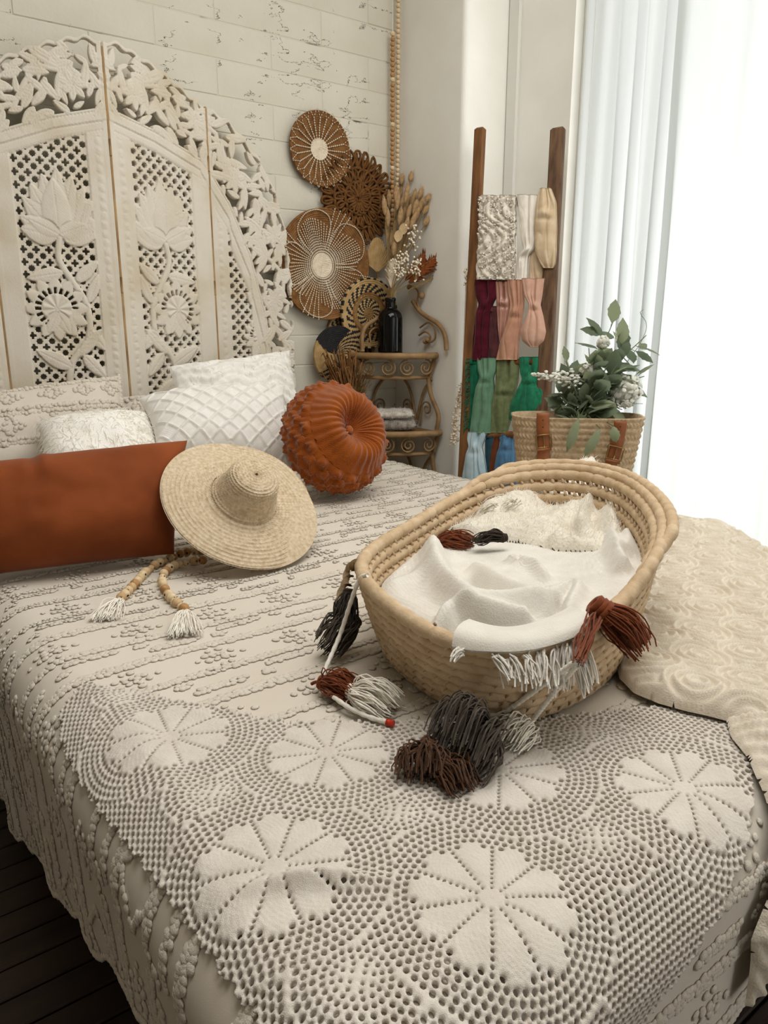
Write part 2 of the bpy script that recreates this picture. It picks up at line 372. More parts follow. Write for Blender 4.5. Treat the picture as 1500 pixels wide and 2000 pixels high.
# throw polygon (flat coordinates): tufts are left out beneath it
THROW = np.array([(.247, 1.03), (.33, .905), (.423, .766), (.527, .688), (.65, .60), (.82, .515), (.884, .451), (.86, .40), (.79, .36), (.72, .315), (.64, .28), (.576, .254), (.517, .218), (.40, .13), (.30, .06), (.22, .05), (.19, .12), (.205, .35), (.196, .60), (.184, .80), (.186, .93), (.205, 1.0)])
def polysd(P, poly):
    a = poly; b = np.roll(poly, -1, 0); best = np.full(len(P), 1e9); ins = np.zeros(len(P), bool)
    for p, q in zip(a, b):
        e = q-p; w_ = P-p; t = np.clip((w_@e)/(e@e), 0, 1); best = np.minimum(best, np.hypot(*(w_-t[:, None]*e).T))
        c = ((p[1] > P[:, 1]) != (q[1] > P[:, 1])) & (P[:, 0] < (q[0]-p[0])*(P[:, 1]-p[1])/(q[1]-p[1]+1e-12)+p[0]); ins ^= c
    return np.where(ins, best, -best)
rng = np.random.default_rng(3)
T = []
xs = np.arange(BX0+RR-.68, BX1+.05, .0064); PER = .172
for i in range(-3, 13):
    y = .36+i*PER
    for k, (dy, zz) in enumerate(((0, 0), (.011, 0), (.05, .012), (.083, 0))):
        yy = y+dy+(zz*np.sign(np.sin(xs*26)) if zz else 0)+.003*vn(xs*8, xs*0+i, k)
        keep = np.ones(len(xs), bool) if k != 2 else (np.sin(xs*52) > -.75)
        T.append(np.stack([xs, yy], -1)[keep])
        if k != 1: T.append(np.stack([xs+.004, yy+.007], -1)[keep])
    for j in range(-5, 16):
        cx = BX0+.06+j*.135+(.067 if i % 2 else 0); cy = y+.128; big = (i+j) % 3 == 0
        if big and cx < BX0:
            t = np.linspace(0, 1, 14)[:-1]; cs = [(.05, 0), (0, .04), (-.05, 0), (0, -.04)]
            for q in range(4):
                a_, b_ = np.array(cs[q]), np.array(cs[(q+1) % 4]); T.append(np.array([cx, cy])+a_*(1-t[:, None])+b_*t[:, None])
        else:
            a_ = np.linspace(0, 2*PI, 15)[:-1]; rr_ = .021+.009*np.cos(a_*4); T.append(np.stack([cx+rr_*1.25*np.cos(a_), cy+rr_*np.sin(a_)], -1))
            a_ = a_[::3]; T.append(np.stack([cx+.008*np.cos(a_), cy+.008*np.sin(a_)], -1))
T = np.vstack(T); T += rng.normal(0, .0014, T.shape)
# hem tufts
for s_ in (0, 1):
    t = np.arange(BY0+.05, 2.0, .008); l, f = hem_drop(np.full_like(t, BX0), t); T = np.vstack([T, np.stack([BX0+RR-(LARC+l-.004*s_)-.003*s_, t], -1)])
    t = np.arange(BX0+.05, 1.5, .008); l, f = hem_drop(t, np.full_like(t, BY0)); T = np.vstack([T, np.stack([t, BY0+RR-(LARC+f-.004*s_)], -1)])
d, lim = overhang(T); T = T[(d <= lim+.002) & (T[:, 1] < 2.15) & (polysd(T, THROW) < .004)]
q, n = drape(T, .0012, rip=.02)
near = q[:, 1] < 1.25
m_ = MB(); sz = rng.uniform(.8, 1.25, len(q))[:, None]*np.array([.0060, .0052, .0019])
m_.add(*blobs(q[near], sz[near], n[near], S1, rng)); m_.add(*blobs(q[~near], sz[~near], n[~near], S0, rng))
o = m_.build('tufting', M_chenille, spread); o['kind'] = 'stuff'

# ---------------------------------------------------------------- crochet throw
M_crochet = mat('ivory_crochet_cotton', '#ddd5ca', '#d4cbbf', 30, .95, .6, 1100, .0012, sheen=.2, spec=.1)
h_ = .00118; cx_ = np.arange(.09, .93, h_); cy_ = np.arange(.03, 1.05, h_)
nx_, ny_ = len(cx_), len(cy_); GX, GY = np.meshgrid(cx_, cy_, indexing='ij'); P = np.stack([GX.ravel(), GY.ravel()], -1)
sdp = polysd(P, THROW).reshape(nx_, ny_)
edge_arg = (GX*17+GY*17); sdp = sdp+.006*np.abs(np.sin(PI*(GX-GY)/.034))-.003
u_ = .2*np.array([.68, -.733]); v_ = .2*np.array([-.733, -.68]); B_ = np.array([.426, .676])
med = {}
for i in range(-3, 5):
    for j in range(-3, 5): med[(i, j)] = B_+i*u_+j*v_
centers = [med[k] for k in ((-1, 0), (0, 0), (1, 0), (2, 0), (0, 1), (1, 1))]
allc = np.array(list(med.values())); stars = allc+(u_+v_)/2
holes = []; grid_h = {}
def try_hole(p, r, sep):
    if not (.09 < p[0] < .93 and .03 < p[1] < 1.05): return
    k = (int(p[0]/.009), int(p[1]/.009))
    for a in (-1, 0, 1):
        for b in (-1, 0, 1):
            for (q, rq) in grid_h.get((k[0]+a, k[1]+b), ()):
                if (q[0]-p[0])**2+(q[1]-p[1])**2 < sep*sep: return
    grid_h.setdefault(k, []).append((p, r)); holes.append((p[0], p[1], r))
blocked = []
rng = np.random.default_rng(8)
for c in centers:
    nP = 10
    for k in range(nP):
        a = 2*PI*k/nP+.15
        for rr_ in np.arange(.014, .076, .0062): try_hole(c+rr_*np.array([math.cos(a), math.sin(a)]), .0012+.012*rr_, .0045)
    # petal tips: scalloped outline, holes begin outside
    for q, rr_ in enumerate(np.arange(.040, .108, .0074)):
        n_ = int(round(2*PI*rr_/.0084/10))*10
        for k in range(n_):
            a = 2*PI*(k+.5*(q % 2))/n_+.15; pet = .038+.034*abs(math.sin((a-.15)*5))**.6
            if rr_ > pet: try_hole(c+rr_*np.array([math.cos(a), math.sin(a)]), .0024+.0004*(q > 3), .0064)
for c in stars:
    for q, rr_ in enumerate((.007, .0135, .020, .027, .034, .041, .048)):
        n_ = 8 if q < 2 else int(round(2*PI*rr_/.0084/8))*8
        for k in range(n_):
            a = 2*PI*(k+.5*(q % 2))/n_; try_hole(c+rr_*np.array([math.cos(a), math.sin(a)]), .0017+.0002*q, .0063)
cc = np.array(centers)
for a_, y in enumerate(np.arange(.03, 1.05, .0072)):
    for b_, x in enumerate(np.arange(.09, .93, .0080)):
        p = np.array([x+.0040*(a_ % 2), y]); dm = np.hypot(*(cc-p).T).min()
        if dm > .085: try_hole(p, .0028, .0064)
# petals stay solid: drop stray holes
sdh = np.full((nx_, ny_), .010); W_ = 8
for (x, y, r) in holes:
    i, j = int((x-cx_[0])/h_), int((y-cy_[0])/h_); i0, i1, j0, j1 = max(i-W_, 0), min(i+W_+2, nx_), max(j-W_, 0), min(j+W_+2, ny_)
    if i1 <= i0 or j1 <= j0: continue
    dd = np.hypot(GX[i0:i1, j0:j1]-x, GY[i0:i1, j0:j1]-y)-r; sub = sdh[i0:i1, j0:j1]; np.minimum(sub, dd, out=sub)
dm = np.sqrt(((P[:, None]-cc[None])**2).sum(-1)); km = dm.argmin(1); dm = dm.min(1).reshape(nx_, ny_)
sdS = np.minimum(sdh, sdp)
gxn, gyn = np.gradient(sdS, h_); gl_ = np.maximum(np.hypot(gxn, gyn), .3)
mv = np.clip(-sdS, -h_*.75, h_*.75)*(np.abs(sdS) < h_*1.2)
Xs, Ys = GX+mv*gxn/gl_, GY+mv*gyn/gl_
Q = np.stack([Xs.ravel(), Ys.ravel()], -1)
ang = np.arctan2(P[:, 1]-cc[km][:, 1], P[:, 0]-cc[km][:, 0]).reshape(nx_, ny_)
petr = .038+.034*np.abs(np.sin((ang-.15)*5))**.6
rib = np.where(dm < .085, .00028*np.sin(dm*2*PI/.0052)*np.sin(ang*60+dm*300)*(dm > .012)+.0008*np.abs(np.sin((ang-.15)*5))*sst(.01, .04, dm), 0)*sst(.006, -.002, dm-petr)
hh = .0020*sst(0, .0025, sdh)+rib+.0006*vn(GX*420, GY*420, 3)+.0010*sst(.008, 0, sdp)
fold = .016*np.exp(-(((GX-.30)*.55+(GY-.50)*.83)/.010)**2)*np.exp(-(((GX-.30)*.83-(GY-.50)*.55)/.05)**2)
fold += .012*sst(.03, 0, np.abs(GX-.245-.02*np.sin(GY*9)))*(.5+vn(GY*4, GX*2, 5))+.008*vn(GX*10, GY*10, 7)*sst(0, .1, sdp)
V, N_ = drape(Q, .006, rip=.05); V = V+N_*(hh+np.maximum(fold, -.003))[:, :].reshape(-1, 1)
F = gridF(nx_, ny_); sF = sdS.ravel()[F]; F = F[(sF > -h_*.55).all(1) & (sF.mean(1) > 0)]
used = np.unique(F); ix = np.full(nx_*ny_, -1); ix[used] = np.arange(len(used)); F = ix[F]; V = V[used]; N_ = N_[used]
# side walls around every hole so the yarn has thickness
E_ = np.concatenate([F[:, [0, 1]], F[:, [1, 2]], F[:, [2, 3]], F[:, [3, 0]]]); key = np.sort(E_, 1); kk = key[:, 0]*len(used)+key[:, 1]
_, inv, cnt = np.unique(kk, return_inverse=True, return_counts=True); be = E_[cnt[inv] == 1]
bv = np.unique(be); bi = np.full(len(V), -1); bi[bv] = len(V)+np.arange(len(bv)); low = V[bv]-N_[bv]*.0035
Wl = np.stack([be[:, 1], be[:, 0], bi[be[:, 0]], bi[be[:, 1]]], -1)
crochet = thing('crochet_throw', 'ivory open-mesh crochet throw with flower medallions over the near foot corner', 'throw', (.4, .5, .6))
mesh('net', np.vstack([V, low]), [F, Wl], M_crochet, crochet)
print('crochet quads', len(F), len(Wl), len(holes))
# ================================================================ carved folding screen used as headboard
M_white = mat('whitewashed_mango_wood', '#d8d0c1', '#c7b9a0', 7, .8, .5, 240, .0012, thr=(.45, .78))
M_edge = mat('raw_panel_edge', '#b08f62', '#8a6a44', 12, .8)
H_OUT = ([0, .05, .165, .315, .41, .46, .514, .568, .603, .622, .635], [1.878, 1.885, 1.848, 1.774, 1.736, 1.69, 1.634, 1.545, 1.433, 1.265, .2])
H_IN = ([0, .15, .304, .325, .394, .461, .511, .535, .545], [1.700, 1.662, 1.605, 1.583, 1.482, 1.326, 1.125, .90, .5])
def seg(X, Y, a, b, ra, rb=None):
    rb = ra if rb is None else rb; ax, ay = a; bx, by = b; ex, ey = bx-ax, by-ay
    t = np.clip(((X-ax)*ex+(Y-ay)*ey)/(ex*ex+ey*ey+1e-12), 0, 1); return np.hypot(X-ax-t*ex, Y-ay-t*ey)-(ra+(rb-ra)*t)
class Carve:
    def __init__(s, x0, x1, z0, z1, h=.0024):
        s.h = h; s.x = np.linspace(x0, x1, int(round((x1-x0)/h))+1); s.z = np.arange(z0, z1, h); s.X, s.Z = np.meshgrid(s.x, s.z, indexing='ij')
        s.sol = np.full(s.X.shape, -1.0); s.rel = np.zeros(s.X.shape)
    def add(s, sd, rel):                      # union of a solid (sd<0 inside); rel = relief height field or number
        k = sd < 0; s.sol = np.maximum(s.sol, -sd); s.rel = np.where(k, np.maximum(s.rel, rel), s.rel)
    def leaf(s, a, b, w, h=.004, veins=True, blunt=1.0):
        a, b = np.array(a), np.array(b); e = b-a; L = np.hypot(*e); e = e/L; n = np.array([-e[1], e[0]])
        i0, i1 = np.searchsorted(s.x, [min(a[0], b[0])-w-.01, max(a[0], b[0])+w+.01]); j0, j1 = np.searchsorted(s.z, [min(a[1], b[1])-w-.01, max(a[1], b[1])+w+.01])
        if i1 <= i0 or j1 <= j0: return
        X, Z = s.X[i0:i1, j0:j1]-a[0], s.Z[i0:i1, j0:j1]-a[1]; t = (X*e[0]+Z*e[1])/L; q = X*n[0]+Z*n[1]
        tt = np.clip(t, 0, 1); wid = w*(np.sin(PI*tt**(.75*blunt)))**.75; sd = np.maximum(np.abs(q)-wid, np.maximum(-t, t-1)*L)
        r = h*(.45+.55*np.sqrt(np.clip(1-(q/np.maximum(wid, 1e-4))**2, 0, 1)))
        if veins: r = r-.0012*(np.abs(q) < .0016)-.0008*(np.sin((tt*L+np.abs(q)*.9)*2*PI/.008) > .55)
        k = sd < 0; S_ = s.sol[i0:i1, j0:j1]; R_ = s.rel[i0:i1, j0:j1]; np.maximum(S_, -sd, out=S_); R_[k] = np.maximum(R_[k]*.6, r[k])
    def vine(s, pts, w0, w1, h=.004):
        p = resample(np.array(pts), 26)
        for i in range(len(p)-1):
            t = i/(len(p)-1); w = w0+(w1-w0)*t; a, b = p[i], p[i+1]
            i0, i1 = np.searchsorted(s.x, [min(a[0], b[0])-w-.008, max(a[0], b[0])+w+.008]); j0, j1 = np.searchsorted(s.z, [min(a[1], b[1])-w-.008, max(a[1], b[1])+w+.008])
            if i1 <= i0 or j1 <= j0: continue
            sd = seg(s.X[i0:i1, j0:j1], s.Z[i0:i1, j0:j1], a, b, w); S_ = s.sol[i0:i1, j0:j1]; R_ = s.rel[i0:i1, j0:j1]
            k = sd < 0; np.maximum(S_, -sd, out=S_); R_[k] = np.maximum(R_[k], h*np.sqrt(np.clip(1-((sd[k]+w)/w)**2, .1, 1)))
def panel(name, parent, c, O, ex, ny, th=.017):
    """turn the carved field into a slab standing at O, running along ex, facing ny"""
    sol, rel, h = c.sol, c.rel, c.h
    gx_, gz_ = np.gradient(sol, h); g = np.maximum(np.hypot(gx_, gz_), .4); mv = np.clip(-sol, -h*.7, h*.7)*(np.abs(sol) < h*1.1)
    mv[0, :] = 0; mv[-1, :] = 0; mv[:, 0] = 0
    X, Z = c.X+mv*gx_/g, c.Z+mv*gz_/g
    F = gridF(*sol.shape); sF = sol.ravel()[F]; F = F[(sF > -h*.6).all(1) & (sF.mean(1) > 0)]
    used = np.unique(F); ix = np.full(sol.size, -1); ix[used] = np.arange(len(used)); F = ix[F]
    base = np.stack([X.ravel(), Z.ravel()], -1)[used]; r = rel.ravel()[used]
    def to3(d): return O+base[:, :1]*ex+np.array([0, 0, 1.0])*base[:, 1:2]+ny*np.asarray(d).reshape(-1, 1)
    V = to3(r); E_ = np.concatenate([F[:, [0, 1]], F[:, [1, 2]], F[:, [2, 3]], F[:, [3, 0]]]); key = np.sort(E_, 1); kk = key[:, 0]*len(used)+key[:, 1]
    _, inv, cnt = np.unique(kk, return_inverse=True, return_counts=True); be = E_[cnt[inv] == 1]; bv = np.unique(be); bi = np.full(len(V), -1); bi[bv] = len(V)+np.arange(len(bv))
    Wl = np.stack([be[:, 1], be[:, 0], bi[be[:, 0]], bi[be[:, 1]]], -1)
    return mesh(name, np.vstack([V, to3(np.full(len(r), -th))[bv]]), [F, Wl], M_white, parent)
def design(s0, s1, seed, zb=.70):
    """carved panel between unfolded distances s0..s1 from the middle of the screen"""
    rng = np.random.default_rng(seed); c = Carve(s0, s1, zb, 1.90); X, Z = c.X, c.Z
    ho = np.interp(X, *H_OUT); hi = np.interp(X, *H_IN)
    # normal distances to the arches (slope corrected)
    so = np.gradient(ho[:, 0], c.h)[:, None]; si = np.gradient(hi[:, 0], c.h)[:, None]
    do = (ho-Z)/np.sqrt(1+so**2)-.004*(1+np.sin(X*2*PI/.052+np.where(so < -1.2, Z*90, 0))); di = (Z-hi)/np.sqrt(1+si**2)
    # plain body under the inner arch
    c.add(np.maximum(di-.0, -1), .002); 
    c.rel += np.where((di < -.004) & (di > -.026), .0025+.0009*vn(X*130, Z*130, seed), 0)+np.where((di < -.026) & (di > -.031), -.0015, 0)
    c.rel += np.where((di < -.048) & (di > -.052), -.0015, 0)
    # frieze: rims, vine, leaves
    c.add(np.maximum(np.maximum(-do, do-.009), -di), .003); c.add(np.maximum(np.maximum(-di, di-.006), -do), .003)
    mids = []
    ss = np.linspace(0, .66, 220); P_o = np.stack([np.interp(ss, [0, .05, .165, .315, .41, .46, .514, .568, .603, .622, .63, .66], [0, .05, .165, .315, .41, .46, .514, .568, .603, .622, .626, .628]), np.interp(ss, [0, .05, .165, .315, .41, .46, .514, .568, .603, .622, .63, .66], [1.885, 1.885, 1.848, 1.774, 1.736, 1.69, 1.634, 1.545, 1.433, 1.265, 1.1, .7])], -1)
    P_i = np.stack([np.interp(ss, [0, .3, .42, .50, .60, .63, .66], [0, .28, .36, .42, .50, .525, .54]), np.zeros(len(ss))], -1); P_i[:, 1] = np.interp(P_i[:, 0], *H_IN)
    Mp = resample(P_o*.5+P_i*.5, 90); Tn = nrm(np.gradient(Mp, axis=0)); Nn = np.stack([-Tn[:, 1], Tn[:, 0]], -1)
    wd = np.hypot(*(resample(P_o, 90)-resample(P_i, 90)).T)*.5
    vine = Mp+Nn*(wd*.45*np.sin(np.arange(90)*.38+seed))[:, None]; c.vine(vine[::3], .0075, .0065, .0045)
    for i in range(1, 90, 3):
        for sg in (-1, 1):
            for q in range(2):
                a = rng.uniform(.35, 1.15)*sg; t_ = Tn[i]*(1 if rng.random() < .6 else -1); dv = np.array([t_[0]*math.cos(a)-t_[1]*math.sin(a), t_[0]*math.sin(a)+t_[1]*math.cos(a)])
                p = vine[i]+Nn[i]*sg*rng.uniform(0, .45)*wd[i]*q; L = rng.uniform(.04, .075)*(.6+.5*wd[i]/.09); c.leaf(p, p+dv*L, L*.17, .0055)
    for i in range(6, 90, 13):
        p = Mp[i]+Nn[i]*wd[i]*.25*(1 if (i//13) % 2 else -1)
        for k in range(7):
            a = k*2*PI/7+.3; c.leaf(p, p+np.array([math.cos(a), math.sin(a)])*.042, .0105, .0065, blunt=1.4)
    fz = (do > .008) & (di > .006)
    for _ in range(220):
        op_ = np.argwhere(fz & (c.sol < -.002))
        if len(op_) < .20*fz.sum(): break
        i, j = op_[rng.integers(len(op_))]; p = np.array([c.x[i], c.z[j]]); k = np.hypot(*(Mp-p).T).argmin(); a = rng.normal(0, .8)+(PI if rng.random() < .5 else 0); t_ = Tn[k]
        dv = np.array([t_[0]*math.cos(a)-t_[1]*math.sin(a), t_[0]*math.sin(a)+t_[1]*math.cos(a)]); L = rng.uniform(.035, .065); c.leaf(p-dv*L*.5, p+dv*L*.5, L*.20, .005)
    c.sol = np.where(do < 0, np.minimum(c.sol, do), c.sol)
    c.sol = np.minimum(c.sol, do+.0)
    # posts at both sides of the panel
    w = s1-s0
    pl = X-s0; pr = s1-X
    for e, wd_ in ((pl, .012), (pr, .012)):
        k = np.maximum(e-wd_, -do); c.add(np.maximum(k, -Z+zb-1), .0025)
    # opening with pierced lattice
    C_ = s0 > .3
    oa, ob = (s0+.052, s1) if C_ else (s0+.062, s1-.062)
    lim = .052
    op = np.minimum(np.minimum(X-oa, ob-X), -di-lim)          # >0 inside the opening
    P_ = .034; gxh = X-oa; gzh = Z-.70
    u0 = (gxh+P_*.2) % P_-P_/2; v0 = gzh % P_-P_/2; an = np.arctan2(v0, u0)
    star = np.hypot(u0, v0)-(.0086+.0012*np.cos(an*8))
    u1 = (gxh+P_*.7) % P_-P_/2; v1 = (gzh+P_/2) % P_-P_/2
    crs = np.minimum(np.maximum(np.abs(u1)-.0105, np.abs(v1)-.0036), np.maximum(np.abs(u1)-.0036, np.abs(v1)-.0105))
    hole = -np.minimum(star, crs); hole = np.minimum(hole, op-.002)
    flower = Carve(s0, s1, zb, 1.90); flower.x, flower.z = c.x, c.z; flower.X, flower.Z = X, Z; flower.sol = np.full(X.shape, -1.0); flower.rel = np.zeros(X.shape); fl = flower
    m = (oa+min(ob, s0+.27))/2
    if not C_:
        # big lotus
        b0 = np.array([m-.006, 1.345]); fx = np.array([-1.18, 1.18])
        for k, a in enumerate(np.linspace(-1.35, 1.35, 11)):
            L = .19-.045*abs(a); d_ = np.array([math.sin(a)*.85-.05, math.cos(a)*(1 if abs(a) < 1 else .8)]); fl.leaf(b0+d_*.01, b0+d_*L, .030, .0045)
        fl.leaf(b0+[0, .01], b0+[.004, .160], .040, .0085); fl.leaf(b0+[0, .01], b0+[.08, .05], .024, .006); fl.leaf(b0+[0, .01], b0+[-.08, .04], .024, .006)
        fl.vine([b0+fx*np.array(e) for e in ((0, 0), (-.006, -.05), (.02, -.10), (.05, -.16), (.046, -.24), (.0, -.30), (-.015, -.40))], .0085, .010, .006)
        for a, bb, ww in ((( .03, -.10), (.085, -.05), .016), ((.0, -.08), (-.085, -.095), .018), ((.055, -.15), (.085, -.08), .014), ((.05, -.22), (.088, -.27), .016), ((.02, -.28), (.08, -.215), .015), ((-.0, -.31), (-.08, -.265), .02), ((.03, -.28), (.08, -.34), .017), ((-.01, -.36), (.06, -.40), .022), ((-.012, -.38), (-.085, -.35), .022), ((-.012, -.44), (.02, -.37), .02), ((-.012, -.45), (-.07, -.40), .024), ((-.012, -.46), (.085, -.44), .026)):
            fl.leaf(b0+fx*np.array(a), b0+fx*np.array(bb), ww*1.1, .0055)
        q = np.array([m+.020, 1.150])
    else:
        q = np.array([m-.004, 1.06]); b0 = np.array([m-.004, 1.16])
        for a in np.linspace(-.9, .9, 5): fl.leaf(b0, b0+np.array([math.sin(a)*.7, math.cos(a)])*(.105-.03*abs(a)), .018, .0055)
        fl.leaf(b0, b0+[0, .10], .022, .007)
        fl.vine([b0, b0+[.012, -.06], b0+[.03, -.13], b0+[.0, -.22], b0+[-.01, -.35]], .006, .008, .005)
        for a, bb, ww in (((.02, -.10), (.06, -.05), .014), ((.02, -.15), (.075, -.18), .014), ((0, -.22), (-.055, -.18), .014), ((0, -.24), (.06, -.28), .016), ((0, -.30), (-.05, -.33), .016)): fl.leaf(b0+a, b0+bb, ww, .0055)
    # round flower with a slotted collar
    kf = .68 if not C_ else 1.0
    rr_ = np.hypot(X-q[0], Z-q[1])*kf; aa = np.arctan2(Z-q[1], X-q[0])
    for k in range(12):
        a = k*2*PI/12; fl.leaf(q+np.array([math.cos(a), math.sin(a)])*.034/kf, q+np.array([math.cos(a), math.sin(a)])*.062/kf, .011/kf, .005, False)
    fl.add(rr_-.046, .004); fl.add(rr_-.027, .006+.002*np.sin(aa*9))
    slot = np.minimum(.0405-rr_, rr_-.029); slot = np.minimum(slot, .0024-rr_*np.abs(np.sin(aa*10))/10)*(1.0); slot = np.where(aa > -.9, slot, -1); slot = np.where(aa < PI-.0, slot, -1)
    fl.leaf(q+[0, -.01], q+[-.03, -.075], .02, .006); fl.leaf(q+[0, -.01], q+[.032, -.07], .02, .006)
    fl.sol = np.maximum(fl.sol, -1); fl.sol = np.minimum(fl.sol, -slot)
    hole = np.minimum(hole, np.where(slot > 0, 1, -fl.sol)); hole = np.maximum(hole, np.minimum(slot, op))
    c.sol = np.minimum(c.sol, -hole)
    ins = (op > 0); c.rel = np.where(ins, np.maximum(-.003, 0)+np.where(fl.sol > 0, fl.rel, -.002), c.rel)
    # bead-carved strip down the post
    pc = pl-.030 if not C_ else pl-.026
    c.rel += np.where((np.abs(pc) < .010) & (di < -.06), .0022*np.abs(np.sin(Z*2*PI/.05))*np.cos(pc/.010*PI/2)+.001*vn(X*200, Z*200, 2), 0)
    return c
screen = thing('carved_screen', 'whitewashed carved wooden folding screen with arched top behind the pillows', 'screen', (.80, 2.40, 0))
AB, BC_, CR, AZ, ZL = np.array([.80, 2.375, 0]), np.array([1.127, 2.428, 0]), np.array([1.432, 2.415, 0]), np.array([.472, 2.428, 0]), np.array([.155, 2.39, 0])
cB = design(0, .331, 4); cC = design(.331, .637, 6)
for nm, c, p0, p1, flip in (('carved_panel', cB, AB, BC_, 1), ('carved_panel', cB, AB, AZ, -1), ('carved_panel', cC, BC_, CR, 1), ('carved_panel', cC, AZ, ZL, -1)):
    e = nrm(p1-p0); ny = nrm(np.array([e[1], -e[0], 0])*flip); L = np.hypot(*(p1-p0)[:2]); sc_ = (L-.006)/(c.x[-1]-c.x[0])
    o = panel(nm, screen, c, p0-e*c.x[0]*sc_+e*.003, e*sc_, ny)
    if flip < 0: o.data.flip_normals()
    mid = (p0+p1)/2
    mesh('lower_board', *box(mid+[0, 0, .40]-ny*.008, (L-.02, .012, .60), e, ny, (0, 0, 1)), M_white, screen, False)
    for p in (p0+e*.02, p1-e*.02): mesh('foot', *box(p+[0, 0, .05]-ny*.008, (.03, .018, .10), e, ny, (0, 0, 1), .003), M_white, screen, False)
    # raw edge batten at the hinge side and brass hinges
for p, zt_ in ((AB, 1.86), (BC_, 1.765), (AZ, 1.765)):
    mesh('edge_batten', *box(p+[0, .006, zt_/2], (.006, .018, zt_), b=.001), M_edge, screen, False)
    for z in (1.22, 1.6, .8): mesh('hinge', *tube(np.array([p+[0, -.003, z-.022], p+[0, -.003, z+.022]]), .0032, 8), M_edge, screen)
# ================================================================ pillows, cushions, hat
M_fur = mat('white_faux_fur', '#f8f5ee', '#f1ede3', 30, 1, sheen=.3, spec=.02, trans=.6)
M_furb = mat('white_fur_backing', '#fbf8f2', '#f4f0e7', 30, 1, .5, 260, .003, sheen=.3, spec=.02)
M_knitw = mat('white_cotton_knit', '#efece6', '#e7e3da', 40, .95, .4, 500, .0015, sheen=.2, spec=.1)
M_rust = mat('rust_velvet', '#8a4620', '#723716', 6, .8, .15, 300, .001, sheen=.15, spec=.15)
M_orange = mat('burnt_orange_corduroy', '#a1541b', '#8c4511', 14, .85, .55, 170, .0016, sheen=.45, spec=.1, wave='DIAGONAL')
def cushion_mesh(cs, thick, n=44, p=2.6, pinch=.05, hfun=None, wr=.006, seed=0, back=.8, sag=0.0):
    TL, TR, BR, BL = [np.array(c, float) for c in cs]; u = np.linspace(-1, 1, n); u = np.sign(u)*np.abs(u)**.85; U, V = np.meshgrid(u, u, indexing='ij')
    pu = U*(1-pinch*(1-V**2)*np.abs(U)); pv = V*(1-pinch*(1-U**2)*np.abs(V)); a, b = (pu+1)/2, (pv+1)/2
    pos = (TL*(1-a)[..., None]+TR*a[..., None])*b[..., None]+(BL*(1-a)[..., None]+BR*a[..., None])*(1-b)[..., None]
    N = nrm(np.cross(TR-TL, TL-BL)); N = N if N@(np.array([0, 0, CZ])-pos.mean((0, 1))) > 0 else -N
    pro = ((1-np.abs(U)**p)*(1-np.abs(V)**p))**.5
    w = wr*(vn(U*3+seed, V*3, seed)+.5*vn(U*8, V*5+seed, seed+1))*pro+wr*1.6*vn(U*2.2, V*2.2+seed, seed+2)*pro
    hf = thick*.5*pro+w+(hfun(U, V)*np.minimum(1, pro*3) if hfun else 0)
    A = pos+N*hf[..., None]; Bk = pos-N*(thick*.5*back*pro)[..., None]
    A[..., 2] -= sag*pro*(V > 0)*V
    g = gridF(n, n); m = MB(); s = np.sign(np.cross(TR-TL, TL-BL)@N)
    m.add(A.reshape(-1, 3), g if s > 0 else g[:, ::-1]); m.add(Bk.reshape(-1, 3), g[:, ::-1] if s > 0 else g)
    return m, A, N, pro
def pyc(*c): return [Py(*k) for k in c]
def pxc(*c): return [Pd(*k) for k in c]
def cushion(name, label, cs, thick, M, group=None, **k):
    m, A, N, pro = cushion_mesh(cs, thick, **k); c = A.mean((0, 1)); t = thing(name, label, 'pillow', (c[0], c[1], A[..., 2].min()), group)
    m.build('cover', M, t); return t, A, N, pro
def gridn(A):
    a = np.gradient(A, axis=0); b = np.gradient(A, axis=1); return nrm(np.cross(a, b))
def fur(A, N, n, L, r, rng, parent, M, down=(0, 0, -1), flip=1):
    g = gridn(A); 
    if (g.mean((0, 1))@N) < 0: g = -g
    k = A.shape[0]; ii = rng.uniform(0, k-1.01, (n, 2)); i0 = ii.astype(int); P = A[i0[:, 0], i0[:, 1]]+(A[i0[:, 0]+1, i0[:, 1]]-A[i0[:, 0], i0[:, 1]])*(ii-i0)[:, :1]+(A[i0[:, 0], i0[:, 1]+1]-A[i0[:, 0], i0[:, 1]])*(ii-i0)[:, 1:]
    n_ = g[i0[:, 0], i0[:, 1]]; d = nrm(n_*.38+np.array(down)*.75+rng.normal(0, .35, (n, 3))); s = nrm(np.cross(d, rng.normal(size=(n, 3))))*r; Ls = L*rng.uniform(.6, 1.3, n)[:, None]
    tip = P+d*Ls+np.array(down)*Ls*.25; midp = P+d*Ls*.55; V = np.stack([P-s, P+s, midp+s*.8, midp-s*.8, tip], 1).reshape(-1, 3); b = np.arange(n)[:, None]*5
    o = MB().add(V, [b+[0, 1, 2, 3], b+[3, 2, 4]]).build('fur', M, parent); o['kind'] = 'stuff'; return o
rng = np.random.default_rng(21)
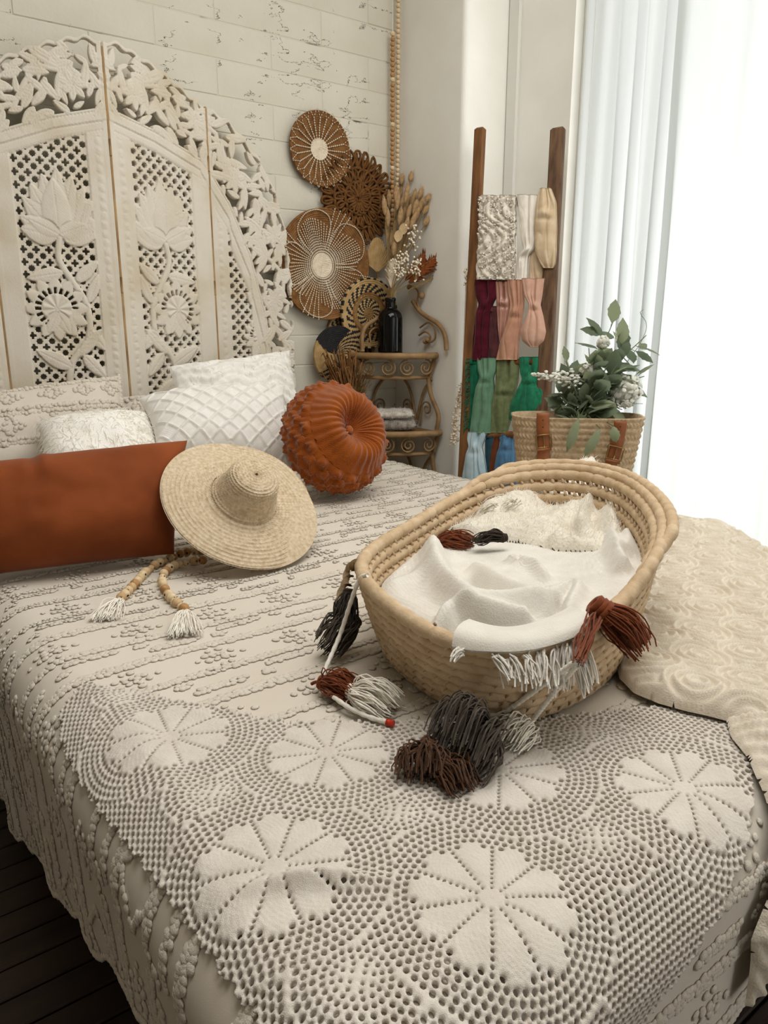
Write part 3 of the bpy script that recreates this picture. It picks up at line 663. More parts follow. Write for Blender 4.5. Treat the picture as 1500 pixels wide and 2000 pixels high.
# tufted shams against the screen
def sham(label, cs, th, seed):
    t, A, N, pro = cushion('pillow_sham', label, cs, th, M_linen, wr=.008, seed=seed, pinch=.03, n=40)
    g = gridn(A); g = g if g.mean((0, 1))@N > 0 else -g; k = A.shape[0]; P, Q = [], []
    def at(u, v):
        i = np.clip((np.asarray(u)+1)/2*(k-1), 0, k-1).astype(int); j = np.clip((np.asarray(v)+1)/2*(k-1), 0, k-1).astype(int); return A[i, j], g[i, j]
    Au = np.linspace(-1, 1, k*6); 
    F_ = lambda u, v: (np.stack([np.interp(u, np.linspace(-1, 1, k), A[:, int((v+1)/2*(k-1)), c]) for c in range(3)], -1), g[np.clip((u+1)/2*(k-1), 0, k-1).astype(int), int((v+1)/2*(k-1))])
    for v in (.93, .86, .28, .16, -.3, -.42):
        p, q = F_(np.linspace(-.97, .97, 78), v); P.append(p+rng.normal(0, .0015, p.shape)); Q.append(q)
    P, Q = np.vstack(P), np.vstack(Q)
    c1 = []
    for v in (.58, -.08):
        for u in np.linspace(-.85, .85, 6):
            a = np.linspace(0, 2*PI, 18)[:-1]
            for b in a:
                uu, vv = u+(.085+.03*math.cos(4*b))*math.cos(b), v+(.11+.04*math.cos(4*b))*math.sin(b)
                i, j = int((uu+1)/2*(k-1)), int((vv+1)/2*(k-1)); fu, fv = (uu+1)/2*(k-1)-i, (vv+1)/2*(k-1)-j
                if 0 <= i < k-1 and 0 <= j < k-1: c1.append((A[i, j]*(1-fu)*(1-fv)+A[i+1, j]*fu*(1-fv)+A[i, j+1]*(1-fu)*fv+A[i+1, j+1]*fu*fv, g[i, j]))
    for b in np.linspace(-1, 1, 60):     # ruffled tufted rim
        for s in (-1, 1): c1.append((F_(np.array([s*1.0]), b)[0][0], N))
    P = np.vstack([P, [c[0] for c in c1]]); Q = np.vstack([Q, [c[1] for c in c1]])
    o = MB().add(*blobs(P, rng.uniform(.8, 1.3, len(P))[:, None]*np.array([.0072, .0062, .0045]), Q, S1, rng)).build('tufting', M_chenille, t); o['kind'] = 'stuff'
    return t
sham('cream tufted sham pillow leaning on the carved screen at the left edge', pyc((-150, 790, 2.33), (232, 733, 2.33), (262, 905, 2.20), (-150, 940, 2.20)), .12, 1)
sham('cream tufted sham pillow mostly hidden behind the white pillows', pyc((236, 776, 2.33), (560, 738, 2.33), (560, 900, 2.22), (262, 930, 2.22)), .11, 2)
# white ruffled knit pillow, topmost
def cab(U, V): return .004*np.sin(V*22+2.2*np.sin(U*9))+.0035*np.abs(np.sin(U*26+V*6))
t, A, N, pro = cushion('pillow', 'white fluffy knit pillow standing topmost behind the lattice pillow', pyc((328, 716, 2.27), (566, 684, 2.27), (598, 830, 2.15), (345, 850, 2.15)), .13, M_knitw, hfun=cab, seed=5, n=70, pinch=.07, wr=.010)
fur(A, N, 900, .014, .0012, rng, t, M_fur)
# white lattice pillow
def lat(U, V):
    a, b = (U*1.55+V)*7.2, (U*1.55-V)*7.2; ra, rb = np.abs(np.sin(a)), np.abs(np.sin(b)); return .0065*np.maximum(sst(.45, .0, ra), sst(.45, 0, rb))+.0012*np.sin(U*150)*np.sin(V*110)
cushion('pillow', 'white pillow with raised diamond lattice knit above the straw hat', pyc((270, 779, 2.14), (556, 752, 2.12), (572, 915, 1.93), (306, 880, 1.98)), .16, M_knitw, hfun=lat, seed=9, n=150, pinch=.06, wr=.006)
# white fur pillow
t, A, N, pro = cushion('pillow', 'low white faux fur pillow behind the rust velvet bolster', pyc((72, 826, 2.17), (292, 806, 2.13), (330, 935, 1.95), (92, 950, 1.98)), .14, M_furb, seed=12, n=44, pinch=.04, wr=.01)
fur(A, N, 3200, .024, .0011, rng, t, M_fur)
# rust velvet lumbar pillow
def velvet(U, V): return .010*np.exp(-((U+.28-.12*(1-V))/.05)**2)*sst(.2, 1, V)-.008*np.exp(-((U+.38-.10*(1-V))/.05)**2)*sst(.2, 1, V)+.004*vn(U*6, V*2, 4)
bR, bL = Pz(340, 1082, .645), Pz(-90, 1132, .645)
cushion('lumbar_pillow', 'long rust velvet lumbar pillow lying in front at the left edge', [Pd(-95, 912, depth(bL)+.06), Pd(366, 860, depth(bR)+.09), bR, bL], .19, M_rust, hfun=velvet, seed=15, n=90, p=2.3, pinch=.035, wr=.007)
# round smocked cushion
def round_cushion():
    cc = Pd(655, 855, 2.16); ax = nrm(RT*.60-FW*.66+UP*.26); R, T = .150, .105; nt = 300
    t = thing('round_cushion', 'round burnt orange corduroy cushion with pleated face and smocked side', 'cushion', (cc[0], cc[1], .63))
    th = np.linspace(0, 2*PI, nt, endpoint=False)
    def ringset(prof, f):
        X, Y, Nn = axes(ax, (0, 0, 1)); L = []
        for i, (r, z) in enumerate(prof):
            dr, dz, dth = f(i/(len(prof)-1), r, th); L.append(np.stack([(r+dr)*np.cos(th+dth), (r+dr)*np.sin(th+dth), z+dz], -1))
        return place(np.concatenate(L), cc, X, Y, Nn), gridF(len(prof), nt, False, True)
    # pleated faces
    q = np.linspace(0, 1, 30); prof = [(.012+(R-.030)*s, T*(.52+.60*math.sin(min(s*1.15, 1)*PI*.72)*1.0-.40*s**4)+.002) for s in q]
    def pl(s, r, th):
        w = np.sin(th*31+.9*np.sin(th*5)+s*.9)+.45*np.sin(th*13+2*s); return 0*th, (.0052*sst(0, .25, s)*(1-.35*s))*w*(.7+.6*vn(th*4, 0*th+s*2, 3)), .05*s*np.sin(th*3)
    V, F = ringset(prof, pl); o = MB().add(V, F).build('pleated_face', M_orange, t)
    V2, F2 = ringset([(r, -z) for r, z in prof], lambda s, r, th: tuple(-1*x if i == 1 else x for i, x in enumerate(pl(s, r, th)))); o = MB().add(V2, F2[:, ::-1]).build('pleated_back', M_orange, t)
    # smocked side: rows of bunched scallops
    ns = 72; q = np.linspace(-1, 1, ns); prof = [(R-.018+.026*math.cos(s*PI/2)**.7, s*T*.60) for s in q]
    def sm(s, r, th):
        rows = 5.0; p = s*rows; i = np.floor(p); f = p-i; ph = th*17+PI*(i % 2)+.3*np.sin(th*3)
        b = .5+.5*np.cos(2*ph); lip = np.sin(np.clip(f, 0, 1)**.7*PI)
        return .0085*(.7+.3*b)*lip*sst(0, .06, s)*sst(1, .94, s)-.002+.0025*np.sin(ph*4)*lip, .010*np.cos(ph)*sst(0, .1, s)*sst(1, .9, s), 0*th
    V, F = ringset(prof, sm); MB().add(V, F).build('smocked_side', M_orange, t)
    zc = prof and T*.52
    V, F = lathe([0, .006, .0115, .0125, .009, 0], np.array([.008, .0075, .005, .001, -.003, -.004])+T*.60, 20, cc, ax); mesh('button', V, F, M_orange, t)
    V, F = lathe([0, .006, .0115, .0125, .009, 0], np.array([.008, .0075, .005, .001, -.003, -.004])+T*.60, 20, cc, -ax); mesh('button', V, F, M_orange, t)
round_cushion()
# ---------------------------------------------------------------- straw hat
M_straw = mat('pale_straw', '#d9c8ad', '#b9a280', 130, .7, .6, 420, .0012, stretch=(1, 1, 1), spec=.3, thr=(.3, .72))
def hat():
    cc = np.array([.703, 1.426, .752]); ax = nrm(np.array([.072, -.64, .765])); R = .172; n = 420
    t = thing('straw_hat', 'wide brimmed pale straw hat leaning on the rust pillow', 'hat', (cc[0], cc[1], .63))
    X, Y, Nn = axes(ax, (0, 0, 1)); th = np.linspace(0, 2*PI, n, endpoint=False)
    tw = PI*2
    def braid(prof, pitch, name, s0=0.0):
        prof = np.array(prof); ds = np.concatenate([[0], np.cumsum(np.hypot(*np.diff(prof, axis=0).T))]); k = int(ds[-1]/pitch*7); s = np.linspace(0, ds[-1], k)
        r = np.interp(s, ds, prof[:, 0]); z = np.interp(s, ds, prof[:, 1]); tn = nrm(np.stack([np.gradient(r), np.gradient(z)], -1)); nn = np.stack([-tn[:, 1], tn[:, 0]], -1)
        f = (s/pitch)[:, None]-th[None]/tw; fr = f-np.floor(f); rowi = np.floor(f)
        h = .0036*np.sqrt(np.clip(1-((fr-.45)/.55)**2, 0, 1))+.0007*np.sin(th[None]*np.maximum(r, .02)[:, None]*2*PI/.0075*1.0+rowi*1.7+fr*5)+.0005*vn(th[None]*90, s[:, None]*400, 3)
        rr = r[:, None]+nn[:, 0:1]*h; zz = z[:, None]+nn[:, 1:2]*h+(.006*np.sin(th*2+.6)+.004*np.sin(th*3))[None]*np.clip((rr-.09)/.09, 0, 1)
        V = place(np.stack([rr*np.cos(th), rr*np.sin(th), zz], -1).reshape(-1, 3), cc, X, Y, Nn); F = gridF(k, n, False, True)
        mesh(name, V, F, M_straw, t)
    # profiles run outwards so the relief stands on the upper side
    braid([(R, -.010), (.13, -.002), (.088, .001), (.074, .006)], .0088, 'brim')
    braid([(.074, .006), (.066, .020), (.060, .045), (.055, .068), (.050, .076), (.040, .081), (.02, .083), (.003, .083)], .0072, 'crown')
    V, F = lathe([R+.001, .13, .088, .072, .064, .058, .052, .04, .003], [-.0135, -.006, -.004, .002, .018, .044, .066, .076, .079], 80, cc, ax); mesh('underside', V, F[:, ::-1], M_straw, t)
hat()
# ================================================================ moses basket
M_palm = mat('palm_leaf_coil', '#cfb797', '#b89d7a', 45, .7, .5, 260, .0015, spec=.25, thr=(.3, .7))
M_baby = mat('white_baby_knit', '#e0dbd1', '#d9d3c7', 30, .95, .45, 420, .0016, sheen=.3, spec=.05)
M_fluff = mat('ivory_fluffy_wool', '#e2dbcd', '#d9d1c0', 40, 1, .7, 160, .003, sheen=.5, spec=.02)
rim_px = [(697, 1100, .150), (703, 1132, .145), (738, 1164, .140), (800, 1215, .132), (856, 1247, .130), (910, 1270, .130), (975, 1283, .130), (1047, 1274, .130), (1130, 1240, .135), (1210, 1184, .150), (1258, 1125, .165), (1288, 1055, .188), (1270, 1000, .198), (1220, 952, .200), (1150, 930, .200), (1060, 925, .196), (960, 940, .186), (890, 972, .165), (800, 1028, .152), (730, 1068, .150)]
RIM = resample(np.array([Pz(x, y, ZT+h) for x, y, h in rim_px]), 480, True)
for _ in range(10): RIM = (np.roll(RIM, 6, 0)+2*RIM+np.roll(RIM, -6, 0))/4
CEN = RIM.mean(0)
def wall_ring(k):
    """k=0 base .. 1 rim"""
    s = .83+.17*k**.8; P = CEN+(RIM-CEN)*s; P = P.copy(); P[:, 2] = ZT+.014+(RIM[:, 2]-ZT-.014)*k; return P
basket = thing('moses_basket', 'woven palm moses basket holding white blankets on the bed', 'basket', (CEN[0], CEN[1], ZT+.004))
def coil(P, r, closed=True, bul=.026, ph=0):
    s = np.concatenate([[0], np.cumsum(np.linalg.norm(np.diff(P, axis=0), axis=1))]); n = round(s[-1]/bul); x = (s/s[-1]*n+ph)%1
    rr = r*(.78+.30*np.sqrt(np.clip(1-((x-.42)/.58)**2, 0, 1))); V, F = tube(P, rr, 10, closed); return V, F, n
rng = np.random.default_rng(31)
NCO = 9; bl, bx, bn = [], [], []
for i in range(NCO):
    k = (i+.0)/(NCO-1); P = wall_ring(k); r = .0096 if i < NCO-1 else .0100
    V, F, n = coil(P, r, True, .026 if i < NCO-1 else .034, i*.37); mesh('coil', V, F, M_palm, basket)
    if i:
        Q = wall_ring(k-.5/(NCO-1)); out = nrm(Q-CEN); 
        for j in range(0, 480, 6):
            q = Q[(j+i*2) % 480]; t_ = nrm(RIM[(j+3) % 480]-RIM[j-3]); o_ = nrm(np.cross(t_, [0, 0, 1.0])); o_ = o_ if o_@(q-CEN) > 0 else -o_
            bl.append(q+o_*.006); bn.append(o_); bx.append(nrm(np.array([0, 0, 1.0])+t_*.55)); bl.append(q-o_*.006); bn.append(-o_); bx.append(bx[-1])
V, F = blobs(np.array(bl), np.array([.0115, .0042, .0045]), np.array(bn), S0, None, np.array(bx)); o = MB().add(V, F).build('binding', M_palm, basket); o['kind'] = 'stuff'
# raised hood coils at the far end
def rimseg(a, b): 
    i = np.arange(a, b); return RIM[i % 480]
def idx(px, py): return int(np.argmin([np.hypot(*(np.array([750+FPX*((p-[0, 0, CZ])@RT)/((p-[0, 0, CZ])@FW), 1000-FPX*((p-[0, 0, CZ])@UP)/((p-[0, 0, CZ])@FW)])-[px, py])) for p in RIM]))
i0, i1 = idx(1215, 1180), idx(890, 970)
if i1 < i0: i1 += 480
for lift, a, b, outw in ((.013, i0+4, i1-2, .008), (.020, i0+30, i1-20, .020)):
    P = rimseg(a, b).copy(); t_ = np.linspace(0, 1, len(P)); e = sst(0, .10, t_)*sst(1, .92, t_); o_ = P-CEN; o_[:, 2] = 0; P = P+nrm(o_)*outw*e[:, None]; P[:, 2] += lift*e
    V, F, n = coil(P, .0090, False, .030); mesh('hood_coil', V, F, M_palm, basket)
# base disc
V = np.vstack([CEN*[1, 1, 0]+[0, 0, ZT+.012], (CEN+(RIM-CEN)*.84)*[1, 1, 0]+[0, 0, ZT+.012]]); mesh('base', V, np.array([[0, 1+j, 1+(j+1) % 480] for j in range(480)]), M_palm, basket)
# loose raffia twist at the foot end
P = np.array([Pz(700, 1098, ZT+.150), Pd(683, 1112, depth(RIM[0])+.03), Pd(676, 1140, depth(RIM[0])+.03), Pd(666, 1165, depth(RIM[0])+.03), Pd(668, 1195, depth(RIM[0])+.02)]); P = resample(P, 60); t_ = np.linspace(0, 22, 60)
W_ = np.stack([np.cos(t_)*RT[0], np.cos(t_)*RT[1], np.sin(t_)], -1)*.008; V = np.concatenate([P-W_, P+W_]); F = np.array([[i, i+1, 60+i+1, 60+i] for i in range(59)]); mesh('raffia_twist', np.vstack([V, V+[.0012, -.0012, 0]]), [F, F[:, ::-1]+120], M_palm, basket)
# ---------------------------------------------------------------- blankets in the basket
def P2(px, py, h): return Pz(px, py, ZT+h)
def ridges(X, Y, L):
    H = np.zeros_like(X)
    for pts, w_, a in L:
        p = resample(np.array([P2(x, y, .135)[:2] for x, y in pts]), 24); best = np.full(X.shape, 1e9)
        for q in range(23):
            d_ = seg(X, Y, p[q], p[q+1], 0); best = np.minimum(best, d_)
        H += a*np.exp(-(best/w_)**2)
    return H
def dish(nr, nt): 
    R_ = np.linspace(0.0, 1, nr)**.75; i = (np.arange(nt)*480/nt).astype(int); return CEN+(RIM[i][None]-CEN)*R_[:, None, None], R_, RIM[i]
blank = thing('knit_blanket', 'white knitted blanket bunched inside the basket with fringe over its rim', 'blanket', (CEN[0], CEN[1], ZT+.02))
nr, nt = 110, 360; D, R_, RI = dish(nr, nt); X, Y = D[..., 0], D[..., 1]
front = nrm(RI[:, :2]-CEN[:2])@nrm(np.array([.45, -.89])); fr = sst(-.1, .65, front)[None]
lev = ZT+.118+.022*sst(.2, .9, front)[None]*sst(.3, 1, R_)[:, None]-.035*sst(.80, 1, R_)[:, None]*(1-fr)
L_ = [([(846, 1072), (852, 1105), (880, 1145), (940, 1182), (1050, 1172)], .020, .034), ([(925, 1112), (990, 1145), (1050, 1165)], .010, -.016), ([(930, 1098), (1000, 1130), (1060, 1150)], .014, .016),
      ([(841, 1210), (886, 1183), (945, 1196), (1024, 1198)], .011, .022), ([(850, 1222), (900, 1205), (980, 1212)], .014, -.014), ([(985, 1248), (1054, 1255), (1137, 1222)], .018, .018), ([(985, 1225), (1054, 1232), (1110, 1205)], .010, -.010),
      ([(1000, 1080), (1040, 1085), (1066, 1112)], .010, .014), ([(1192, 1053), (1200, 1085), (1216, 1120)], .012, .026), ([(1222, 1050), (1225, 1090)], .012, .02), ([(1073, 1165), (1110, 1140), (1128, 1150), (1098, 1205)], .012, .018), ([(1090, 1168), (1085, 1200)], .009, -.018), ([(750, 1130), (810, 1115), (840, 1100)], .02, .012)]
Z = lev+1.15*ridges(X, Y, L_)+.006*vn(X*14, Y*14, 3)+.003*vn(X*34, Y*34, 4)
px_ = np.stack([X, Y], -1); Z += .0011*np.sin((X*.8+Y*.6)*2*PI/.0075)*np.sin((X*.6-Y*.8)*2*PI/.009)
Z = np.minimum(Z, (ZT+.016+RI[:, 2]-ZT)[None]*1.0+.0*Z) if False else Z
edge = 1-.045*(1-fr); XY = CEN[:2]+(D[..., :2]-CEN[:2])*np.where(R_[:, None] > .9, edge, 1)[..., None]
V = np.concatenate([XY, Z[..., None]], -1).reshape(-1, 3); mesh('body', V, gridF(nr, nt, False, True)[:, ::-1], M_baby, blank)
# flap lying over the near rim
ia, ib = idx(885, 1262), idx(1150, 1230); 
if ib < ia: ib += 480
k = 60; fi = np.linspace(ia, ib, k); ii = np.floor(fi).astype(int); RF = RIM[ii % 480]*(1-(fi-ii))[:, None]+RIM[(ii+1) % 480]*(fi-ii)[:, None]; o_ = RF-CEN; o_[:, 2] = 0; o_ = nrm(o_)
prof = [(-.060, .006), (-.034, .013), (-.012, .0165), (.003, .0155), (.012, .009), (.0155, -.002)]; G = []
for a, (dx, dz) in enumerate(prof): ln = 1+.9*vn(np.arange(k)*.05, np.zeros(k), 5)[:, None]*(a > 2); G.append(RF+o_*dx*(1 if a < 3 else 1)+np.array([0, 0, 1.0])*(.0155+(dz-.0155)*(ln[:, 0] if a > 2 else 1)+.003*vn(np.arange(k)*.05, np.full(k, a*.35), 2))[:, None]+(np.linspace(0, 1, k)*0)[:, None])
G = np.array(G); V = np.vstack([G.reshape(-1, 3), (G-o_[None]*.004-[0, 0, .004]).reshape(-1, 3)]); g = gridF(len(prof), k)
mesh('flap', V, [g, g[:, ::-1]+len(prof)*k], M_baby, blank)
for q, (x, y, tx, ty) in enumerate([(905, 1272, 886, 1284), (972, 1286, 990, 1325), (1000, 1288, 1012, 1330), (1030, 1286, 1040, 1332), (1060, 1286, 1064, 1336), (1086, 1282, 1084, 1345), (1108, 1278, 1104, 1340), (1128, 1272, 1140, 1350), (1146, 1262, 1150, 1330)]):
    i = idx(x, y); b0 = RIM[i]+nrm((RIM[i]-CEN)*[1, 1, 0])*.015+[0, 0, -.002]; dpt = depth(b0); tip = Pd(tx, ty, dpt-.012); n_ = 16
    A = b0+rng.normal(0, .0025, (n_, 3)); E2 = tip+rng.normal(0, .005, (n_, 3)); strands(rng, A, E2, (0, 0, .004), .0013, 7, 5, .0015).build('fringe', M_baby, blank)
# fluffy ruched blanket at the far end
fl_ = thing('fluffy_blanket', 'ivory fluffy wool wrap heaped at the far end of the basket', 'blanket', tuple(P2(1080, 1000, .12)))
poly = np.array([P2(x, y, .13)[:2] for x, y in [(872, 1030), (900, 1042), (960, 1044), (1030, 1050), (1090, 1062), (1160, 1072), (1225, 1062), (1246, 1030), (1215, 985), (1200, 950), (1165, 938), (1110, 958), (1050, 976), (985, 978), (930, 998)]])
lo, hi_ = poly.min(0), poly.max(0); hh_ = .0035; gx, gy = np.arange(lo[0]-.01, hi_[0]+.01, hh_), np.arange(lo[1]-.01, hi_[1]+.01, hh_); GX, GY = np.meshgrid(gx, gy, indexing='ij')
sd = polysd(np.stack([GX.ravel(), GY.ravel()], -1), poly).reshape(GX.shape)+.012*vn(GX*30, GY*30, 9)
R2 = ridges(GX, GY, [([(880, 1030), (960, 1036), (1060, 1030), (1120, 1000)], .02, .016), ([(950, 1000), (1020, 990), (1100, 960), (1150, 940)], .022, .026), ([(1130, 950), (1165, 930), (1195, 935)], .035, .050), ([(1130, 1040), (1150, 1000), (1165, 985)], .012, .03), ([(1170, 990), (1190, 1020), (1200, 1055)], .012, .026), ([(1090, 1050), (1140, 1060), (1200, 1070)], .014, .012), ([(1150, 1010), (1172, 1040)], .009, -.022), ([(1100, 1030), (1130, 1050)], .008, -.012), ([(1210, 1000), (1240, 1030)], .015, .02)])
Z = ZT+.112+.030*np.sqrt(np.clip(sd/.05, 0, 1))+R2+.010*vn(GX*22, GY*22, 1)+.006*vn(GX*60, GY*60, 2)+.003*vn(GX*150, GY*150, 5)
SX, SY, sdn, F = snap(GX, GY, sd, hh_); V = np.stack([SX, SY, Z], -1).reshape(-1, 3); used = np.unique(F); ix = np.full(len(V), -1); ix[used] = np.arange(len(used))
mesh('body', V[used], ix[F], M_fluff, fl_)
pk = V[used][rng.integers(0, len(used), 3500)]; n_ = len(pk); d_ = nrm(np.array([0, -.2, 1.0])+rng.normal(0, .6, (n_, 3))); s_ = nrm(np.cross(d_, rng.normal(size=(n_, 3))))*.0007; Ls = rng.uniform(.006, .016, n_)[:, None]
b = np.arange(n_)[:, None]*3; o = MB().add(np.stack([pk-s_, pk+s_, pk+d_*Ls], 1).reshape(-1, 3), b+[0, 1, 2]).build('fuzz', M_fur, fl_); o['kind'] = 'stuff'
for x, y in ((985, 972), (1000, 968), (1012, 980), (968, 985)):
    b0 = P2(x, y, .16); strands(rng, b0+rng.normal(0, .004, (10, 3)), b0-RT*.03+np.array([0, 0, -.02])+rng.normal(0, .008, (10, 3)), (0, 0, .006), .0011, 6, 4).build('fringe', M_fluff, fl_)
# ---------------------------------------------------------------- tassels and cords
M_trust = mat('rust_yarn', '#80401c', '#6c3113', 80, .9, .4, 600, .001, sheen=.2)
M_tgrey = mat('grey_brown_yarn', '#544b40', '#43392f', 80, .9, .4, 600, .001, sheen=.2)
M_tbrown = mat('brown_yarn', '#56341a', '#45280f', 80, .9, .4, 600, .001, sheen=.2)
M_tdark = mat('dark_umber_yarn', '#3a2e24', '#2e241b', 80, .9, .4, 600, .001, sheen=.2)
M_tcream = mat('cream_yarn', '#fbf6ea', '#f3ebdc', 80, .9, .4, 600, .001, sheen=.2)
M_cord = mat('white_cotton_cord', '#f0ece3', '#e3ddd0', 200, .9, .5, 700, .001)
def tassel(label, head, tip, wid, M, n=90, r=.0011, hr=.010, zmin=None, lift=.012, group=None, neck=None, flat=.5):
    head, tip = np.array(head, float), np.array(tip, float); t = thing('tassel', label, 'tassel', tuple(head*.5+tip*.5), group)
    d_ = nrm(tip-head); s_ = nrm(np.cross(d_, [0, 0, 1.0])) if abs(d_[2]) < .9 else RT; u_2 = np.cross(s_, d_)
    a = rng.uniform(0, 2*PI, n); q = np.sqrt(rng.uniform(0, 1, n)); A = head+(np.cos(a)*q)[:, None]*s_*hr*.7+(np.sin(a)*q)[:, None]*u_2*hr*.7
    B_2 = tip+(np.cos(a)*q)[:, None]*s_*wid+(np.sin(a)*q)[:, None]*u_2*wid*flat+d_*rng.normal(0, .006, n)[:, None]
    m = MB()
    for k in range(n):
        tt = np.linspace(0, 1, 8)[:, None]; sw = np.clip(tt*2.2, 0, 1)**.6; mid = A[k]+(tip-head)*tt; off = (B_2[k]-tip-(A[k]-head)); P = mid+off*sw+u_2*lift*np.sin(tt*PI)*(.5+math.sin(a[k])*.5)+rng.normal(0, .0022, 3)*np.sin(tt*PI*1.7)
        if zmin is not None: P[:, 2] = np.maximum(P[:, 2], zmin+.001*(k % 3))
        V, F = tube(P, np.linspace(r, r*.8, 8), 4); m.add(V, F)
    o = m.build('skirt', M, t); o['kind'] = 'stuff'
    hp_ = MB()
    for k in range(5):
        c_ = head+d_*(k-1)*hr*.45; a_ = np.linspace(0, 2*PI, 14)[:-1]; P = c_+np.cos(a_)[:, None]*s_*hr*(.95-.12*abs(k-2))+np.sin(a_)[:, None]*u_2*hr*(.95-.12*abs(k-2)); V, F = tube(P, hr*.33, 6, True); hp_.add(V, F)
    hp_.build('head', M, t)
    if neck is not None:
        P = resample(np.array([head]+[np.array(p, float) for p in neck]), 24); V, F = tube(P, .0024, 6); mesh('loop', V, F, M, t)
    return t
zb = ZT+.012
tassel('dark umber tassel hanging against the foot end of the basket', Pd(682, 1160, depth(RIM[0])+.03), Pd(672, 1222, depth(RIM[0])+.02), .020, M_tdark, 110, hr=.010)
tassel('grey brown tassel resting on the bed left of the basket', Pz(690, 1215, ZT+.05), Pz(640, 1258, ZT+.030), .028, M_tgrey, 150, hr=.012, zmin=zb-.004, flat=.9)
tassel('rust tassel on the bed at the left corner of the basket', Pz(632, 1334, ZT+.020), Pz(688, 1348, ZT+.018), .026, M_trust, 130, hr=.010, zmin=zb-.004, neck=[Pz(618, 1332, ZT+.018), Pz(608, 1336, ZT+.014)])
tassel('cream white tassel on the bed in front of the basket foot end', Pz(690, 1352, ZT+.020), Pz(762, 1378, ZT+.016), .034, M_tcream, 150, hr=.011, zmin=zb-.004)
tassel('large grey tassel lying on the crochet throw', Pz(952, 1425, ZT+.035), Pz(888, 1478, ZT+.026), .050, M_tgrey, 230, hr=.013, zmin=zb, neck=[Pz(965, 1415, ZT+.035), Pz(982, 1395, ZT+.030)], flat=.7, lift=.03)
tassel('brown tassel with a yarn loop, left of the large grey tassel', Pz(833, 1465, ZT+.030), Pz(826, 1512, ZT+.020), .034, M_tbrown, 150, hr=.012, zmin=zb, neck=[Pz(822, 1452, ZT+.034), Pz(832, 1440, ZT+.034), Pz(846, 1444, ZT+.030), Pz(842, 1458, ZT+.03)])
tassel('brown tassel peeking out from under the large grey tassel', Pz(868, 1498, ZT+.020), Pz(905, 1533, ZT+.016), .024, M_tbrown, 120, hr=.010, zmin=zb)
tassel('cream tassel behind the large grey tassel', Pz(1030, 1418, ZT+.018), Pz(985, 1450, ZT+.014), .030, M_tcream, 110, hr=.008, zmin=zb)
kn = RIM[idx(1170, 1215)]
tassel('knotted rust tassel tied to the near rim of the basket', kn+[0, 0, .016], kn+RT*.035+np.array([0, -.02, -.028]), .022, M_trust, 110, hr=.014, flat=.9)
dk0 = depth(RIM[idx(1130, 1245)])-.062; tl = Pd(1127, 1290, dk0); dk1 = depth(Pz(985, 1390, ZT+.032))
def cpt(px, py, f): return Pd(px, py, dk0*(1-f)+dk1*f)
o = strands(rng, kn+[0, 0, .01]+rng.normal(0, .004, (26, 3)), tl+rng.normal(0, .003, (26, 3)), (0, 0, .004), .0012, 7, 5).build('yarn_tail', M_trust); tag(o, 'rust yarn tail hanging from the knotted tassel to the white cord', 'yarn')
tassel('rust tassel lying inside the basket by the far wall', P2(852, 1062, .118), P2(915, 1058, .128), .020, M_trust, 120, hr=.009)
tassel('dark brown tassel inside the basket under the ivory wrap', P2(985, 1050, .142), P2(935, 1056, .138), .010, M_tdark, 60, hr=.007)
def cord(label, pts, r=.0032, red=False):
    P = resample(np.array(pts), 90); V, F = tube(P, r*(1+.12*np.sin(np.arange(90)*1.6)), 8); t = thing('drawstring_cord', label, 'cord', tuple(P[len(P)//2]))
    mesh('cord', V, F, M_cord, t)
    if red: mesh('red_tip', *tube(np.array([P[-1], P[-1]+nrm(P[-1]-P[-4])*.010]), .0042, 10), mat('red_cord_tip', '#c8301c', rough=.4), t)
cord('white cord from the basket rim past the rust and cream tassels, red tip', [RIM[idx(715, 1140)]+[0, 0, .012], Pz(700, 1135, ZT+.135)-FW*.02, Pz(664, 1240, ZT+.06), Pz(632, 1318, ZT+.026), Pz(640, 1348, ZT+.018), Pz(675, 1378, ZT+.015), Pz(720, 1400, ZT+.014), Pz(755, 1410, ZT+.014)], red=True)
cord('white cord from the rust knot down to the large grey tassel', [tl, cpt(1060, 1338, .5), cpt(985, 1390, 1), Pz(945, 1397, ZT+.022), Pz(905, 1400, ZT+.016)])
cord('white cord lying right of the large grey tassel', [tl+[0, 0, -.006], cpt(1105, 1325, .3), cpt(1070, 1368, .6), Pz(1036, 1412, ZT+.020)])
cord('short white cord loop on the bed below the basket', [Pz(900, 1420, ZT+.016), Pz(870, 1398, ZT+.016), Pz(852, 1388, ZT+.014), Pz(868, 1402, ZT+.013), Pz(890, 1416, ZT+.013)], .0028)
# ---------------------------------------------------------------- bead garland on the bed
M_bead = [mat('natural_wood_bead', '#d2b48a', '#bf9d70', 60, .55, stretch=(1, 1, 4)), mat('pale_wood_bead', '#e3cda9', '#d3b98f', 60, .55, stretch=(1, 1, 4)), mat('tan_wood_bead', '#b98f5f', '#a67c4e', 60, .55, stretch=(1, 1, 4))]
gar = thing('bead_garland', 'natural wooden bead garland with cream tassels under the hat', 'garland', tuple(Pz(320, 1110, ZT+.01)))
proto = {}
def bead(p, r, parent, k):
    key = (round(r, 4), k)
    if key not in proto:
        V, F = lathe([r*.25]+[r*math.sin(a) for a in np.linspace(.3, PI-.3, 9)]+[r*.25], [-r*.93]+[-r*math.cos(a) for a in np.linspace(.3, PI-.3, 9)]+[r*.93], 14); proto[key] = MB().add(V, F).build('bead', M_bead[k], parent, origin=(0, 0, 0)); ob = proto[key]; ob.data.transform(Matrix.Translation(Vector(ORG[parent.name])))
    else: ob = proto[key].copy(); C.objects.link(ob); ob.parent = parent
    ob.location = np.array(p)-ORG[parent.name]; return ob
rng2 = np.random.default_rng(4)
